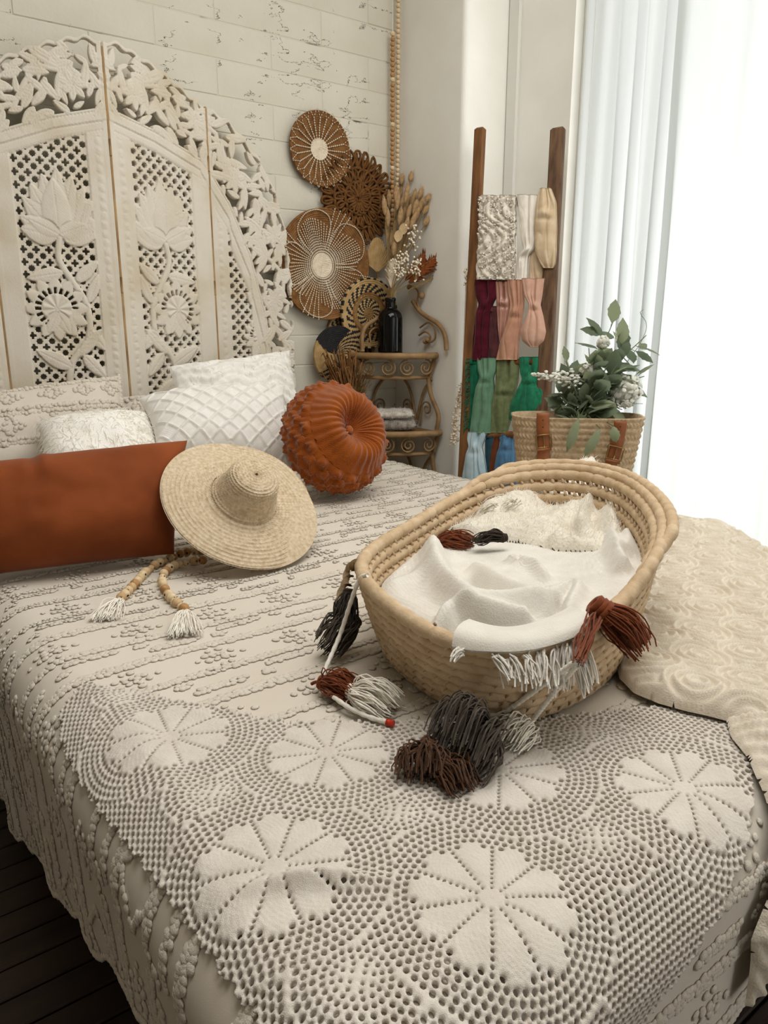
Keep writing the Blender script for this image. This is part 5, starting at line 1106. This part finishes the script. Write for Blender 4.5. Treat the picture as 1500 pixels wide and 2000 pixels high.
def scarf(label, rows, M, pl=5, amp=.004, off=.022, seed=0, hfun=None, nv=60, nu=44, name='scarf', swirl=0.0, fringe=None, knot=None):
    rows = np.array(rows, float); y = np.linspace(rows[0, 0], rows[-1, 0], nv); xl = np.interp(y, rows[:, 0], rows[:, 1]); xr = np.interp(y, rows[:, 0], rows[:, 2]); bu = np.interp(y, rows[:, 0], rows[:, 3])
    for k in (xl, xr, bu): 
        for _ in range(3): k[1:-1] = (k[:-2]+2*k[1:-1]+k[2:])/4
    u = np.linspace(-1, 1, nu); V, W_ = [], []
    for j in range(nv):
        for i in range(nu):
            x = (xl[j]+xr[j])/2+u[i]*(xr[j]-xl[j])/2; f = y[j]-y[0]; ph = u[i]*pl*PI/2+swirl*j/nv*3+1.2*vn(j*.09, u[i]*1.5, seed)
            q_ = u[i]; e4 = 1-q_**4; f_ = j/(nv-1); nz_1 = float(vn(j*.05, q_*1.3, seed)); kd = (f_-knot) if knot else 0
            h = bu[j]*math.sqrt(max(0, 1-q_*q_)); cr = 1-abs(math.sin(q_*pl*.5+seed*1.7+2.2*nz_1+swirl*f_*2))**.6; cr2 = 1-abs(math.sin(q_*pl*1.15+seed*.9+3.0*nz_1-f_*2.0))**.5
            h -= e4*amp*(1.5*cr+.7*cr2); h += .005*float(vn(q_*2.2, j*.09, seed+4))
            if knot:
                if kd < 0: h -= .010*math.exp(-((q_-.12)/.16)**2)*min(1, -kd*9)
                h += .008*math.exp(-(kd/.045)**2)*(1-q_*q_)*(.7+.3*math.sin(q_*5+1))-.005*math.exp(-((kd-.075)/.03)**2)*(1-q_*q_)
            if hfun: h += hfun(u[i], j/nv)
            p = Pl(x, y[j]); V.append(p+NL*(off+h)); W_.append(p+NL*(off-.010-.35*bu[j]*math.sqrt(max(0, 1-u[i]**2))))
    V, W_ = np.array(V), np.array(W_); g = gridF(nv, nu); m = MB(); m.add(np.vstack([V, W_]), [g, g[:, ::-1]+nv*nu, np.array([[j*nu, (j+1)*nu, (j+1)*nu+nv*nu, j*nu+nv*nu] for j in range(nv-1)]), np.array([[j*nu+nu-1, j*nu+nu-1+nv*nu, (j+1)*nu+nu-1+nv*nu, (j+1)*nu+nu-1] for j in range(nv-1)]), np.array([[i, i+nv*nu, i+1+nv*nu, i+1] for i in range(nu-1)]), np.array([[(nv-1)*nu+i, (nv-1)*nu+i+1, (nv-1)*nu+i+1+nv*nu, (nv-1)*nu+i+nv*nu] for i in range(nu-1)])])
    c = V.mean(0); t = thing(name, label, 'scarf', (c[0], c[1], V[:, 2].min()), 'scarves on the ladder'); m.build('drape', M, t)
    xm, wd_ = (xl[0]+xr[0])/2, (xr[0]-xl[0])/2           # fold over the rung
    n = 12; P = []
    for a in np.linspace(-.3, PI+.5, 9):
        for i in range(n): uu = -1+2*i/(n-1); q = Pl(xm+uu*wd_, y[0]); P.append(q+NL*(.019*math.cos(a)+.004)+ZU*(.016*math.sin(a)-.012)+NL*.002*math.sin(uu*9))
    mesh('fold', np.array(P), [gridF(9, n), gridF(9, n)[:, ::-1]], M, t) if False else mesh('fold', np.array(P), gridF(9, n), M, t)
    if fringe:
        m = MB(); r_ = np.random.default_rng(seed)
        for j in range(0, nv, 1):
            p = V[j*nu]; m.add(*tube(np.array([p, p-RT*.012+r_.normal(0, .004, 3), p-RT*.016-ZU*.012+r_.normal(0, .004, 3)]), .0012, 4))
        o = m.build('fringe', M, t); o['kind'] = 'stuff'
    return t
ruf = lambda u, v: .010*abs(math.sin(u*6+5*math.sin(v*9)))*(.4+abs(math.sin(v*17+u*3)))+.007*float(vn(u*9, v*16, 3))
t = scarf('cream lace scarf with ragged ruffles on the top rung, beside the left rail', [(386, 944, 1013, .012), (430, 942, 1013, .016), (500, 938, 1012, .014), (549, 937, 1010, .008)], cloth('cream_lace', '#e6dfd2', '#d3c9b8', 60, .7, 220), 6, .006, hfun=ruf, seed=2)
P = np.array([Pl(x, y, .040) for x, y in zip(rngf.uniform(943, 1012, 900), rngf.uniform(390, 548, 900))]); P = P+NL*rngf.uniform(-.012, .004, 900)[:, None]; o = MB().add(*blobs(P, rngf.uniform(.4, 1.2, 900)[:, None]*np.array([.0062, .0045, .0016]), NL+rngf.normal(0, .7, P.shape), S0, rngf)).build('petals', cloth('lace_petal', '#ece6da', '#ddd3c3'), t); o['kind'] = 'stuff'
M_ivory = cloth('ivory_muslin', '#e9e3d8', '#ded6c8'); M_beige = cloth('beige_muslin', '#d2bda0', '#c4ac8a')
scarf('plain white knotted scarf on the top rung, between lace and beige', [(384, 1015, 1054, .012), (430, 1017, 1053, .016), (470, 1022, 1051, .018), (492, 1028, 1047, .014), (500, 1016, 1036, .010), (549, 1011, 1033, .010)], M_ivory, 4, .004, seed=3, knot=0.66)
scarf('beige looped scarf on the top rung against the right rail', [(373, 1060, 1082, .008), (400, 1054, 1092, .014), (450, 1050, 1093, .020), (495, 1052, 1092, .020), (520, 1062, 1090, .012), (527, 1068, 1086, .004)], M_beige, 4, .004, seed=5, off=.034, swirl=1.6, knot=0.32)
scarf('beige scarf tail under the beige loop', [(470, 1044, 1062, .006), (500, 1038, 1062, .010), (548, 1036, 1066, .008)], M_beige, 4, .004, seed=6, off=.012)
M_burg = cloth('burgundy_muslin', '#541624', '#3e0e17'); M_mauve = cloth('dark_mauve_muslin', '#5b3234', '#47262a'); M_shim = mat('rose_satin', '#b98a78', '#8d5c4c', 26, .35, .3, 60, .003, stretch=(1, 1, .2), spec=.6); M_peach = cloth('peach_muslin', '#bd9078', '#b0826a'); M_blush = cloth('blush_muslin', '#cfa793', '#c49a85')
scarf('burgundy knotted scarf on the second rung, next to the left rail', [(549, 932, 974, .012), (580, 934, 974, .014), (596, 940, 966, .012), (612, 934, 962, .018), (660, 929, 958, .016), (704, 927, 958, .010)], M_burg, 4, .005, seed=7, knot=0.30)
scarf('dark mauve scarf hanging behind the burgundy one', [(600, 958, 982, .008), (650, 957, 978, .012), (704, 956, 976, .008)], M_mauve, 3, .004, seed=8, off=.014)
scarf('shiny rose satin scarf on the second rung', [(552, 973, 1001, .008), (600, 974, 1001, .012), (650, 978, 996, .012), (668, 980, 990, .006)], M_shim, 7, .004, seed=9, knot=0.35)
scarf('peach knotted scarf on the second rung, centre', [(549, 996, 1028, .012), (600, 1002, 1028, .014), (630, 996, 1024, .016), (670, 982, 1018, .020), (704, 974, 1016, .014)], M_peach, 4, .006, seed=10, off=.028, swirl=.5, knot=0.40)
scarf('blush pink scarf with a round knotted belly on the second rung', [(547, 1026, 1070, .010), (580, 1030, 1066, .014), (598, 1040, 1062, .012), (620, 1036, 1068, .020), (650, 1022, 1074, .024), (668, 1026, 1070, .018), (679, 1040, 1058, .006)], M_blush, 4, .005, seed=11, off=.034, knot=0.39)
M_sage = cloth('sage_muslin', '#6a8e74', '#5a7d63'); M_olive = cloth('olive_crinkle', '#707a56', '#606a46', 60, .6, 260); M_emer = cloth('emerald_crinkle', '#2a7858', '#206548', 50, .6, 260); M_teal = cloth('teal_muslin', '#196b4e', '#125438')
scarf('narrow teal fringed scarf on the third rung, against the left rail', [(702, 922, 940, .008), (760, 921, 936, .010), (838, 917, 930, .006)], M_teal, 3, .004, seed=12, off=.012, fringe=True)
scarf('sage green knotted scarf on the third rung', [(700, 936, 974, .012), (725, 938, 973, .014), (738, 943, 968, .014), (756, 934, 970, .018), (800, 928, 966, .018), (846, 922, 964, .012)], M_sage, 5, .005, seed=13, off=.024, knot=0.26)
scarf('olive green crinkled scarf on the third rung', [(702, 974, 1018, .010), (740, 974, 1016, .014), (770, 968, 1010, .016), (810, 962, 1004, .018), (845, 960, 994, .010)], M_olive, 4, .006, seed=14, off=.022, swirl=-.5, knot=0.42)
scarf('bright emerald knotted scarf on the third rung, by the right rail', [(699, 1020, 1062, .010), (730, 1022, 1062, .014), (742, 1026, 1060, .014), (762, 1016, 1070, .022), (790, 1003, 1076, .024), (815, 1000, 1070, .016), (822, 1004, 1062, .008)], M_emer, 5, .006, seed=15, off=.032, swirl=.5, knot=0.36)
scarf('pale blue knotted scarf on the lowest visible rung', [(843, 920, 956, .012), (858, 918, 952, .014), (872, 922, 946, .014), (884, 916, 950, .018), (930, 908, 956, .016), (1010, 902, 962, .010)], cloth('pale_blue_muslin', '#b9ccd2', '#a5bcc4'), 5, .006, seed=16, off=.026, knot=0.17)
scarf('dark teal blue scarf behind the pale blue one', [(846, 950, 974, .008), (900, 950, 968, .010), (1000, 944, 964, .008)], cloth('dark_teal_muslin', '#2c4f5c', '#213f4a'), 3, .004, seed=17, off=.012)
scarf('thin chestnut scarf between the two blue scarves', [(848, 968, 980, .006), (900, 960, 972, .008), (1000, 956, 970, .006)], cloth('chestnut_muslin', '#6a3a22', '#552c18'), 2, .002, seed=19, off=.018)
scarf('sky blue scarf half hidden by the woven tote', [(848, 978, 1010, .012), (866, 982, 1008, .014), (884, 974, 1010, .018), (940, 966, 1012, .016), (1010, 962, 1012, .010)], cloth('sky_blue_muslin', '#567c9c', '#466c8a'), 5, .005, seed=18, off=.022, knot=0.12)
# lace trim hanging from the far side of the left rail
t = thing('lace_trim', 'cream crocheted lace trim dangling left of the ladder rail', 'lace', Pl(895, 870, -.02)); P = []
for i in range(150): f = i/150; P.append(Pl(903-10*math.sin(f*2.2)+rngf.normal(0, 3.0)-8*f, 745+125*f, -.008+rngf.normal(0, .006)))
P = np.array(P); o = MB().add(*blobs(P, rngf.uniform(.6, 1.2, 150)[:, None]*np.array([.0075, .006, .005]), None, S0, rngf)).build('tufts', M_stitch, t); o['kind'] = 'stuff'
mesh('band', *tube(np.array([Pl(912, 535, .0), Pl(906, 640, -.01), Pl(902, 745, -.008), Pl(894, 800, -.008), Pl(886, 868, -.008)]), .004, 6), M_stitch, t)
P = np.array([Pl(910+rngf.normal(0, 2), rngf.uniform(520, 556), rngf.uniform(-.004, .006)) for i in range(30)]); o = MB().add(*blobs(P, .0055, None, S0)).build('rosette', M_stitch, t)
# ================================================================ woven tote with leather straps
M_tote = mat('seagrass_weave', '#bda689', '#a08866', 90, .85, .6, 380, .0016, thr=(.3, .72)); M_lea = mat('tan_leather', '#8f5228', '#7a421c', 20, .5, .2, 300, .0006, spec=.4); M_brass = mat('aged_brass', '#8a6f45', rough=.35); M_brass.node_tree.nodes['Principled BSDF'].inputs['Metallic'].default_value = 1
bl_, br_ = Pz(1018, 990, ZT+.006), Pz(1228, 1012, ZT+.006); dm_ = (depth(bl_)+depth(br_))/2
tl_, tr_ = Pd(1003, 815, dm_+.02), Pd(1266, 818, dm_-.02); bl_, br_ = Pd(1016, 985, dm_+.03), Pd(1226, 1008, dm_-.03)
tz = ZT+.006; tc_ = (bl_+br_)/2; ex_ = nrm((tr_-tl_)*[1, 1, 0]); ey_ = np.cross([0, 0, 1.0], ex_); Ht = ((tl_+tr_)/2)[2]-tz; wt, wb2 = np.linalg.norm(tr_-tl_), np.linalg.norm(br_-bl_); tc_ = (tl_+tr_)/2*[1, 1, 0]+[0, 0, tz]+ey_*.07
tote = thing('woven_tote', 'seagrass tote basket with tan leather straps holding leafy stems', 'tote', tc_)
nt_, nz_ = 420, 100; th = np.linspace(0, 2*PI, nt_, endpoint=False); V = []
def tote_pt(a, f, dr=0.0):
    w_ = (wb2+(wt-wb2)*f)/2; d_ = (.13+.03*f)/2; e = .55; x = (w_+dr)*np.sign(np.cos(a))*np.abs(np.cos(a))**e; y = (d_+dr)*np.sign(np.sin(a))*np.abs(np.sin(a))**e
    return tc_+np.asarray(x)[..., None]*ex_+np.asarray(y)[..., None]*ey_+np.asarray(f*Ht+.0*a)[..., None]*ZU
rowh = .0165
cum = np.cumsum(np.linalg.norm(np.diff(np.vstack([tote_pt(th, 1.0), tote_pt(th[:1], 1.0)]), axis=0), axis=1)); al = np.concatenate([[0], cum[:-1]])
for j in range(nz_):
    f = j/(nz_-1); z = f*Ht; r_ = z/rowh; fr_ = r_-math.floor(r_); dr = .0024*math.sin(fr_*PI)+.0016*np.sin(al*2*PI/.011+(fr_-.5)*5.5*(1 if math.floor(r_) % 2 else -1))*math.sin(fr_*PI)
    V.append(tote_pt(th, f, dr))
V = np.array(V); inn = np.array([tote_pt(th, f, -.006) for f in (1.0, .8, .4, .02)]); A = np.concatenate([V, inn]); mesh('body', A.reshape(-1, 3), gridF(len(A), nt_, False, True)[:, ::-1], M_tote, tote)
mesh('base', np.vstack([tc_[None]+[0, 0, .004], tote_pt(th, 0.0)+[0, 0, .004]]), np.array([[0, 1+i, 1+(i+1) % nt_] for i in range(nt_)]), M_tote, tote)
def onfront(px, py, out=.006):
    best = None
    c = tote_pt(np.linspace(PI, 2*PI, 200), 0.5)
    v = ray(px, py); o = np.array([0, 0, CZ]); nn_ = -ey_; p0 = tc_-ey_*.075; t_ = ((p0-o)@nn_)/(v@nn_); return o+v*t_+nn_*out
for pts, bk in (([(1060, 806), (1060, 838), (1062, 870), (1060, 905), (1060, 960)], .36), ([(1212, 822), (1208, 848), (1201, 880), (1193, 905), (1186, 938)], .52)):
    P = resample(np.array([onfront(*p) for p in pts]), 24); T_ = nrm(np.gradient(P, axis=0)); S_ = nrm(np.cross(T_, -ey_)); wv = .0165+.0*P[:, :1]; m = MB()
    ring = np.stack([P-S_*wv, P-S_*wv*.9-ey_*.003, P+S_*wv*.9-ey_*.003, P+S_*wv, P+S_*wv*.9+ey_*.001, P-S_*wv*.9+ey_*.001], 1); m.add(ring.reshape(-1, 3), [gridF(24, 6, False, True), np.array([[0, 1, 2, 3, 4, 5]]), np.array([[143, 142, 141, 140, 139, 138]])]); st = m.build('strap', M_lea, tote)
    b_ = P[int(bk*24)]; T0, S0_ = T_[int(bk*24)], S_[int(bk*24)]
    for w_, h2 in ((.020, .017),): 
        Q = np.array([b_-ey_*.006+S0_*x*w_+T0*y*h2 for x, y in ((-1, -1), (0, -1), (1, -1), (1, 0), (1, 1), (0, 1), (-1, 1), (-1, 0))]); mesh('buckle', *tube(Q, .0022, 8, True), M_brass, st); mesh('buckle_pin', *tube(np.array([b_-ey_*.008-S0_*.0+T0*h2, b_-ey_*.008-T0*h2]), .0016, 6), M_brass, st)
        mesh('keeper', *tube(np.array([b_-ey_*.005+T0*.022-S0_*.0185, b_-ey_*.006+T0*.022, b_-ey_*.005+T0*.022+S0_*.0185]), .004, 8), M_lea, st)
    hp = np.array([P[q]-ey_*.0034 for q in (2, 4, 14, 17, 20)]); mesh('strap_hole', *blobs(hp, np.array([.0018, .0018, .0006]), np.broadcast_to(-ey_, hp.shape), S1), M_dark, st)
# ---------------------------------------------------------------- leafy stems and white flowers in the tote
M_leaf = mat('dull_green_leaf', '#808d75', '#66735b', 14, .6, .3, 120, .001, trans=.5, spec=.3); M_leaf2 = mat('pale_green_leaf', '#a3ac8c', '#919c78', 14, .6, trans=.45); M_green = mat('green_stem', '#6a7450', '#59633f', 20, .7); M_petal = mat('white_petal', '#fbfaf4', '#f2f2e8', 40, .8, trans=.5)
tm = tc_+ZU*(Ht-.03); DT = depth(tc_)
def leaf_mesh():
    out = np.array([(0, 0), (.14, .14), (.28, .27), (.42, .28), (.50, .33), (.64, .25), (.72, .24), (.88, .10), (1, 0)]); n = len(out); V = []
    for s_ in (1, -1):
        for (x, y) in out: V.append((x, y*s_*.95, .10*math.sin(x*PI)*.6-.28*y*y+.02))
    for (x, y) in out: V.append((x, 0, .0+.06*math.sin(x*PI)))
    F = []
    for i in range(n-1): F.append([2*n+i, 2*n+i+1, i+1, i]); F.append([2*n+i+1, 2*n+i, n+i, n+i+1])
    return np.array(V), np.array(F)
LV, LF = leaf_mesh()
def add_leaf(p, d_, L, parent, M, k, roll):
    d_ = nrm(d_); x, y, z = axes(d_, (0, 0, 1)); s_ = x*math.cos(roll)+y*math.sin(roll); u_3 = np.cross(d_, s_); key = ('leaf', k)
    V = p+LV[:, :1]*d_*L+LV[:, 1:2]*s_*L+LV[:, 2:3]*u_3*L; mesh('leaf', V, LF, M, parent)
rngl = np.random.default_rng(77)
branches = [((1200, 622), 'tallest leafy stem rising at the top of the tote bouquet'), ((1232, 660), 'leafy stem reaching the upper right of the tote bouquet'), ((1262, 655), 'thin leafy stem at the far upper right of the bouquet'), ((1150, 680), 'leafy stem at the upper middle of the tote bouquet'), ((1105, 705), 'leafy stem arching to the upper left of the bouquet'), ((1080, 775), 'leafy stem low on the left over the tote rim'), ((1170, 725), 'leafy stem in the very middle of the tote bouquet'), ((1258, 735), 'leafy stem leaning out to the right of the white bloom'), ((1215, 800), 'leafy stem low on the right above the right strap'), ((1130, 770), 'leafy stem at the centre left of the bouquet'), ((1195, 690), 'leafy stem behind the middle of the bouquet'), ((1180, 765), 'leafy stem between the round bloom and the left strap'), ((1110, 745), 'leafy stem behind the white spire'), ((1225, 720), 'leafy stem just above the large round bloom'), ((1090, 805), 'lowest leafy stem over the left strap'), ((1150, 830), 'short leafy stem drooping over the tote front')]
for bi, ((x, y), lab) in enumerate(branches):
    tip = Pd(x, y, DT+rngl.uniform(-.08, .05)); base = tm+ex_*rngl.uniform(-.03, .05)-ey_*rngl.uniform(-.02, .04); midp = base*.45+tip*.55+ZU*.03; P = resample(np.array([base-ZU*.08, base, midp, tip]), 26); t = thing('leafy_stem', lab, 'foliage', tip, 'leafy stems in the tote'); mesh('stem', *tube(P, np.linspace(.0026, .0012, 26), 6), M_green, t)
    nl = 15
    for k in range(nl):
        i = 8+int(k*17/nl); p = P[min(i, 25)]; tg = nrm(P[min(i+1, 25)]-P[i-1]); a = rngl.uniform(0, 6.28); s_ = nrm(np.cross(tg, [math.cos(a), math.sin(a), .3])); d_ = tg*.5+s_*1.0+ZU*rngl.uniform(-.5, .25); L = rngl.uniform(.044, .078)*(1 if bi < 2 or k < nl-3 else .8)
        pe = p+nrm(d_)*.012; mesh('leaf_stalk', *tube(np.array([p, pe]), .0008, 4), M_green, t); add_leaf(pe, d_+ZU*-.2, L, t, M_leaf if rngl.random() < .78 else M_leaf2, k, rngl.uniform(-.8, .8))
for (x, y), (x2, y2), lab in (((1128, 815), (1105, 880), 'long pale leaf hanging over the tote beside the left strap'), ((1170, 835), (1138, 890), 'long pale leaf hanging over the middle of the tote'), ((1195, 830), (1200, 862), 'short pale leaf hanging near the right strap')):
    a, b = onfront(x, y, .02), onfront(x2, y2, .022); t = thing('pale_leaf', lab, 'foliage', b); u = np.linspace(0, 1, 12); d_ = b-a; s_ = nrm(np.cross(d_, -ey_)); wv = .013*np.sin(PI*u)**.8*(1+.12*np.sin(u*40)); V = np.concatenate([a+d_*u[:, None]+s_*(wv*q)[:, None]-ey_*(.005*(1-abs(q))+.006*np.sin(u*PI))[:, None] for q in (-1, 0, 1)]); mesh('blade', np.vstack([V, V+ey_*.0008]), [gridF(3, 12), gridF(3, 12)[:, ::-1]+36], M_leaf2, t); mesh('stalk', *tube(np.array([tm, (tm+a)/2+ZU*.03, a]), .0014, 5), M_green, t)
def bloom(label, px, py, R, n, elong=None):
    c = Pd(px, py, DT-.05); t = thing('white_bloom', label, 'flower', c, 'white blooms in the tote'); mesh('stem', *tube(np.array([tm-ZU*.05, (tm+c)/2, c]), .002, 6), M_green, t); d_ = nrm(rngl.normal(size=(n, 3))); P = c+d_*R*rngl.uniform(.75, 1.05, n)[:, None]*(elong if elong is not None else 1)
    m = MB(); m.add(*blobs(P, rngl.uniform(.7, 1.2, n)[:, None]*np.array([.0095, .0075, .0022]), nrm(d_+rngl.normal(0, .4, (n, 3))), S1, rngl)); m.add(*blobs(c[None], R*.8 if elong is None else np.array([[R*.7, R*.7, R*.6]]), None, S2)); m.build('petals', M_petal, t)
bloom('large round white bloom at the right of the tote bouquet', 1218, 762, .046, 220); bloom('small white bloom in the middle of the bouquet', 1148, 727, .022, 70); bloom('small white bloom among the upper leaves', 1178, 668, .016, 46)
a, b = Pd(1128, 742, DT-.06), Pd(1040, 731, DT-.06); t = thing('flower_spire', 'white pointed flower spire leaning left toward the emerald scarf', 'flower', a, 'white blooms in the tote'); mesh('stem', *tube(np.array([tm-ZU*.05, (tm+a)/2+ZU*.02, a, b]), .0018, 6), M_green, t); n = 170; f = rngl.uniform(0, 1, n)**1.2; P = a+(b-a)*f[:, None]+rngl.normal(0, 1, (n, 3))*(.012*(1-f)+.0015)[:, None]; m = MB(); m.add(*blobs(P, np.array([.0055, .0045, .003]), None, S1, rngl)); m.build('florets', M_petal, t)
t = thing('tendril', 'thin curling tendril against the bright curtain', 'foliage', Pd(1255, 610, DT)); mesh('vine', *tube(resample(np.array([tm, Pd(1230, 700, DT), Pd(1258, 655, DT), Pd(1262, 630, DT), Pd(1250, 612, DT), Pd(1256, 605, DT)]), 40), .0009, 5), M_leaf2, t)
# ================================================================ knitted throw on the right
M_knit = mat('cream_wool_knit', '#ded4c3', '#d3c7b3', 40, .95, .5, 420, .0018, sheen=.3, spec=.05)
def flatpoly(pts): return np.array([Pz(x, y, ZT+.01)[:2] for x, y in pts])
def knit_layer(poly, off, parent, name, h=.0026, seed=0, thick=.022, pattern='leaf', ang=0.0, rnd=.03):
    lo, hi_ = poly.min(0), poly.max(0); gx, gy = np.arange(lo[0]-.004, hi_[0]+.004, h), np.arange(lo[1]-.004, hi_[1]+.004, h); GX, GY = np.meshgrid(gx, gy, indexing='ij'); P = np.stack([GX.ravel(), GY.ravel()], -1); sd = polysd(P, poly).reshape(GX.shape)+.008*vn(GX*22, GY*22, seed)
    ca, sa = math.cos(ang), math.sin(ang); a, b = GX*ca+GY*sa, -GX*sa+GY*ca
    if pattern == 'leaf':
        pw, ph_ = .100, .064; best = np.full(a.shape, 9.0); fx = np.zeros_like(a)
        for dj in (-1, 0, 1):
            r0 = np.round(b/ph_)+dj; off_ = .5*(r0 % 2); fa = a/pw-off_; fa = fa-np.round(fa); fb = (b-r0*ph_)/ph_; d_ = np.hypot(fa*1.75, fb*1.0); k_ = d_ < best; best = np.where(k_, d_, best); fx = np.where(k_, fa, fx)
        H = .0044*np.cos(best*2*PI*4.6)*(best > .12)+.005*(1-best)+.0006*np.sin((a+b)*2*PI/.0068)*np.sin((a-b)*2*PI/.0068)-.003*(best > .80)*(np.sin(a*2*PI/.012) > .3)
    elif pattern == 'rib': H = .0042*np.cos(a*2*PI/.020)+.0013*np.sin(b*2*PI/.0072)
    else: H = .0024*np.sin(a*2*PI/.011+3*np.abs(((b/.02) % 1)-.5))+.0006*np.sin(b*2*PI/.007)
    W_ = .016*vn(GX*9, GY*9, seed+1)+.010*vn(GX*17, GY*21, seed+2)
    SX, SY, sdn, F = snap(GX, GY, sd, h); V, N_ = drape(np.stack([SX.ravel(), SY.ravel()], -1), off, rip=.06); pill = thick*np.sqrt(np.clip(1-(1-np.clip(sdn/rnd, 0, 1))**2, 0, 1)); V = V+N_*(pill+H*np.clip(sdn/.015, 0, 1)+np.maximum(W_, -.004)*np.clip(sdn/.03, 0, 1)).reshape(-1, 1); used = np.unique(F); ix = np.full(len(V), -1); ix[used] = np.arange(len(used)); return mesh(name, V[used], ix[F], M_knit, parent)
kt = thing('knitted_throw', 'thick cream knitted throw with leaf pattern right of the moses basket', 'throw', Pz(1380, 1200, ZT+.01))
knit_layer(flatpoly([(1295, 985), (1340, 1000), (1420, 1040), (1560, 1120), (1720, 1260), (1640, 1330), (1560, 1400), (1500, 1430), (1420, 1412), (1340, 1395), (1285, 1380), (1240, 1358), (1208, 1330), (1196, 1285), (1200, 1240), (1225, 1180), (1290, 1100), (1300, 1040)]), .012, kt, 'upper_layer', seed=3, ang=.5)
p2 = np.array([(1.02, .40), (.93, .44), (.885, .45), (.83, .40), (.78, .35), (.73, .29), (.69, .22), (.70, .13), (.80, .12), (.95, .18), (1.10, .28)])
knit_layer(p2, .012, kt, 'folded_under_layer', seed=8, thick=.014, pattern='rib', ang=.7)
p3 = np.array([(1.50, .55), (1.25, .47), (1.06, .42), (.97, .395), (.92, .34), (.88, .25), (.86, .12), (1.0, .06), (1.3, .06), (1.6, .2)])
knit_layer(p3, .026, kt, 'hanging_flap', seed=9, thick=.022, pattern='rib', ang=.9)
# fuzzy scalloped tassel edge at the basket side and the grey knit behind the rust tassel
k2 = thing('herringbone_throw', 'flat pale herringbone throw along the far bed edge under the curtain', 'throw', Pz(1420, 1040, ZT+.01))
knit_layer(flatpoly([(1300, 985), (1345, 985), (1500, 1038), (1700, 1110), (1900, 1220), (1760, 1240), (1560, 1118), (1430, 1045), (1350, 1005)]), .006, k2, 'body', seed=5, thick=.008, pattern='herring', ang=.2, h=.0024)
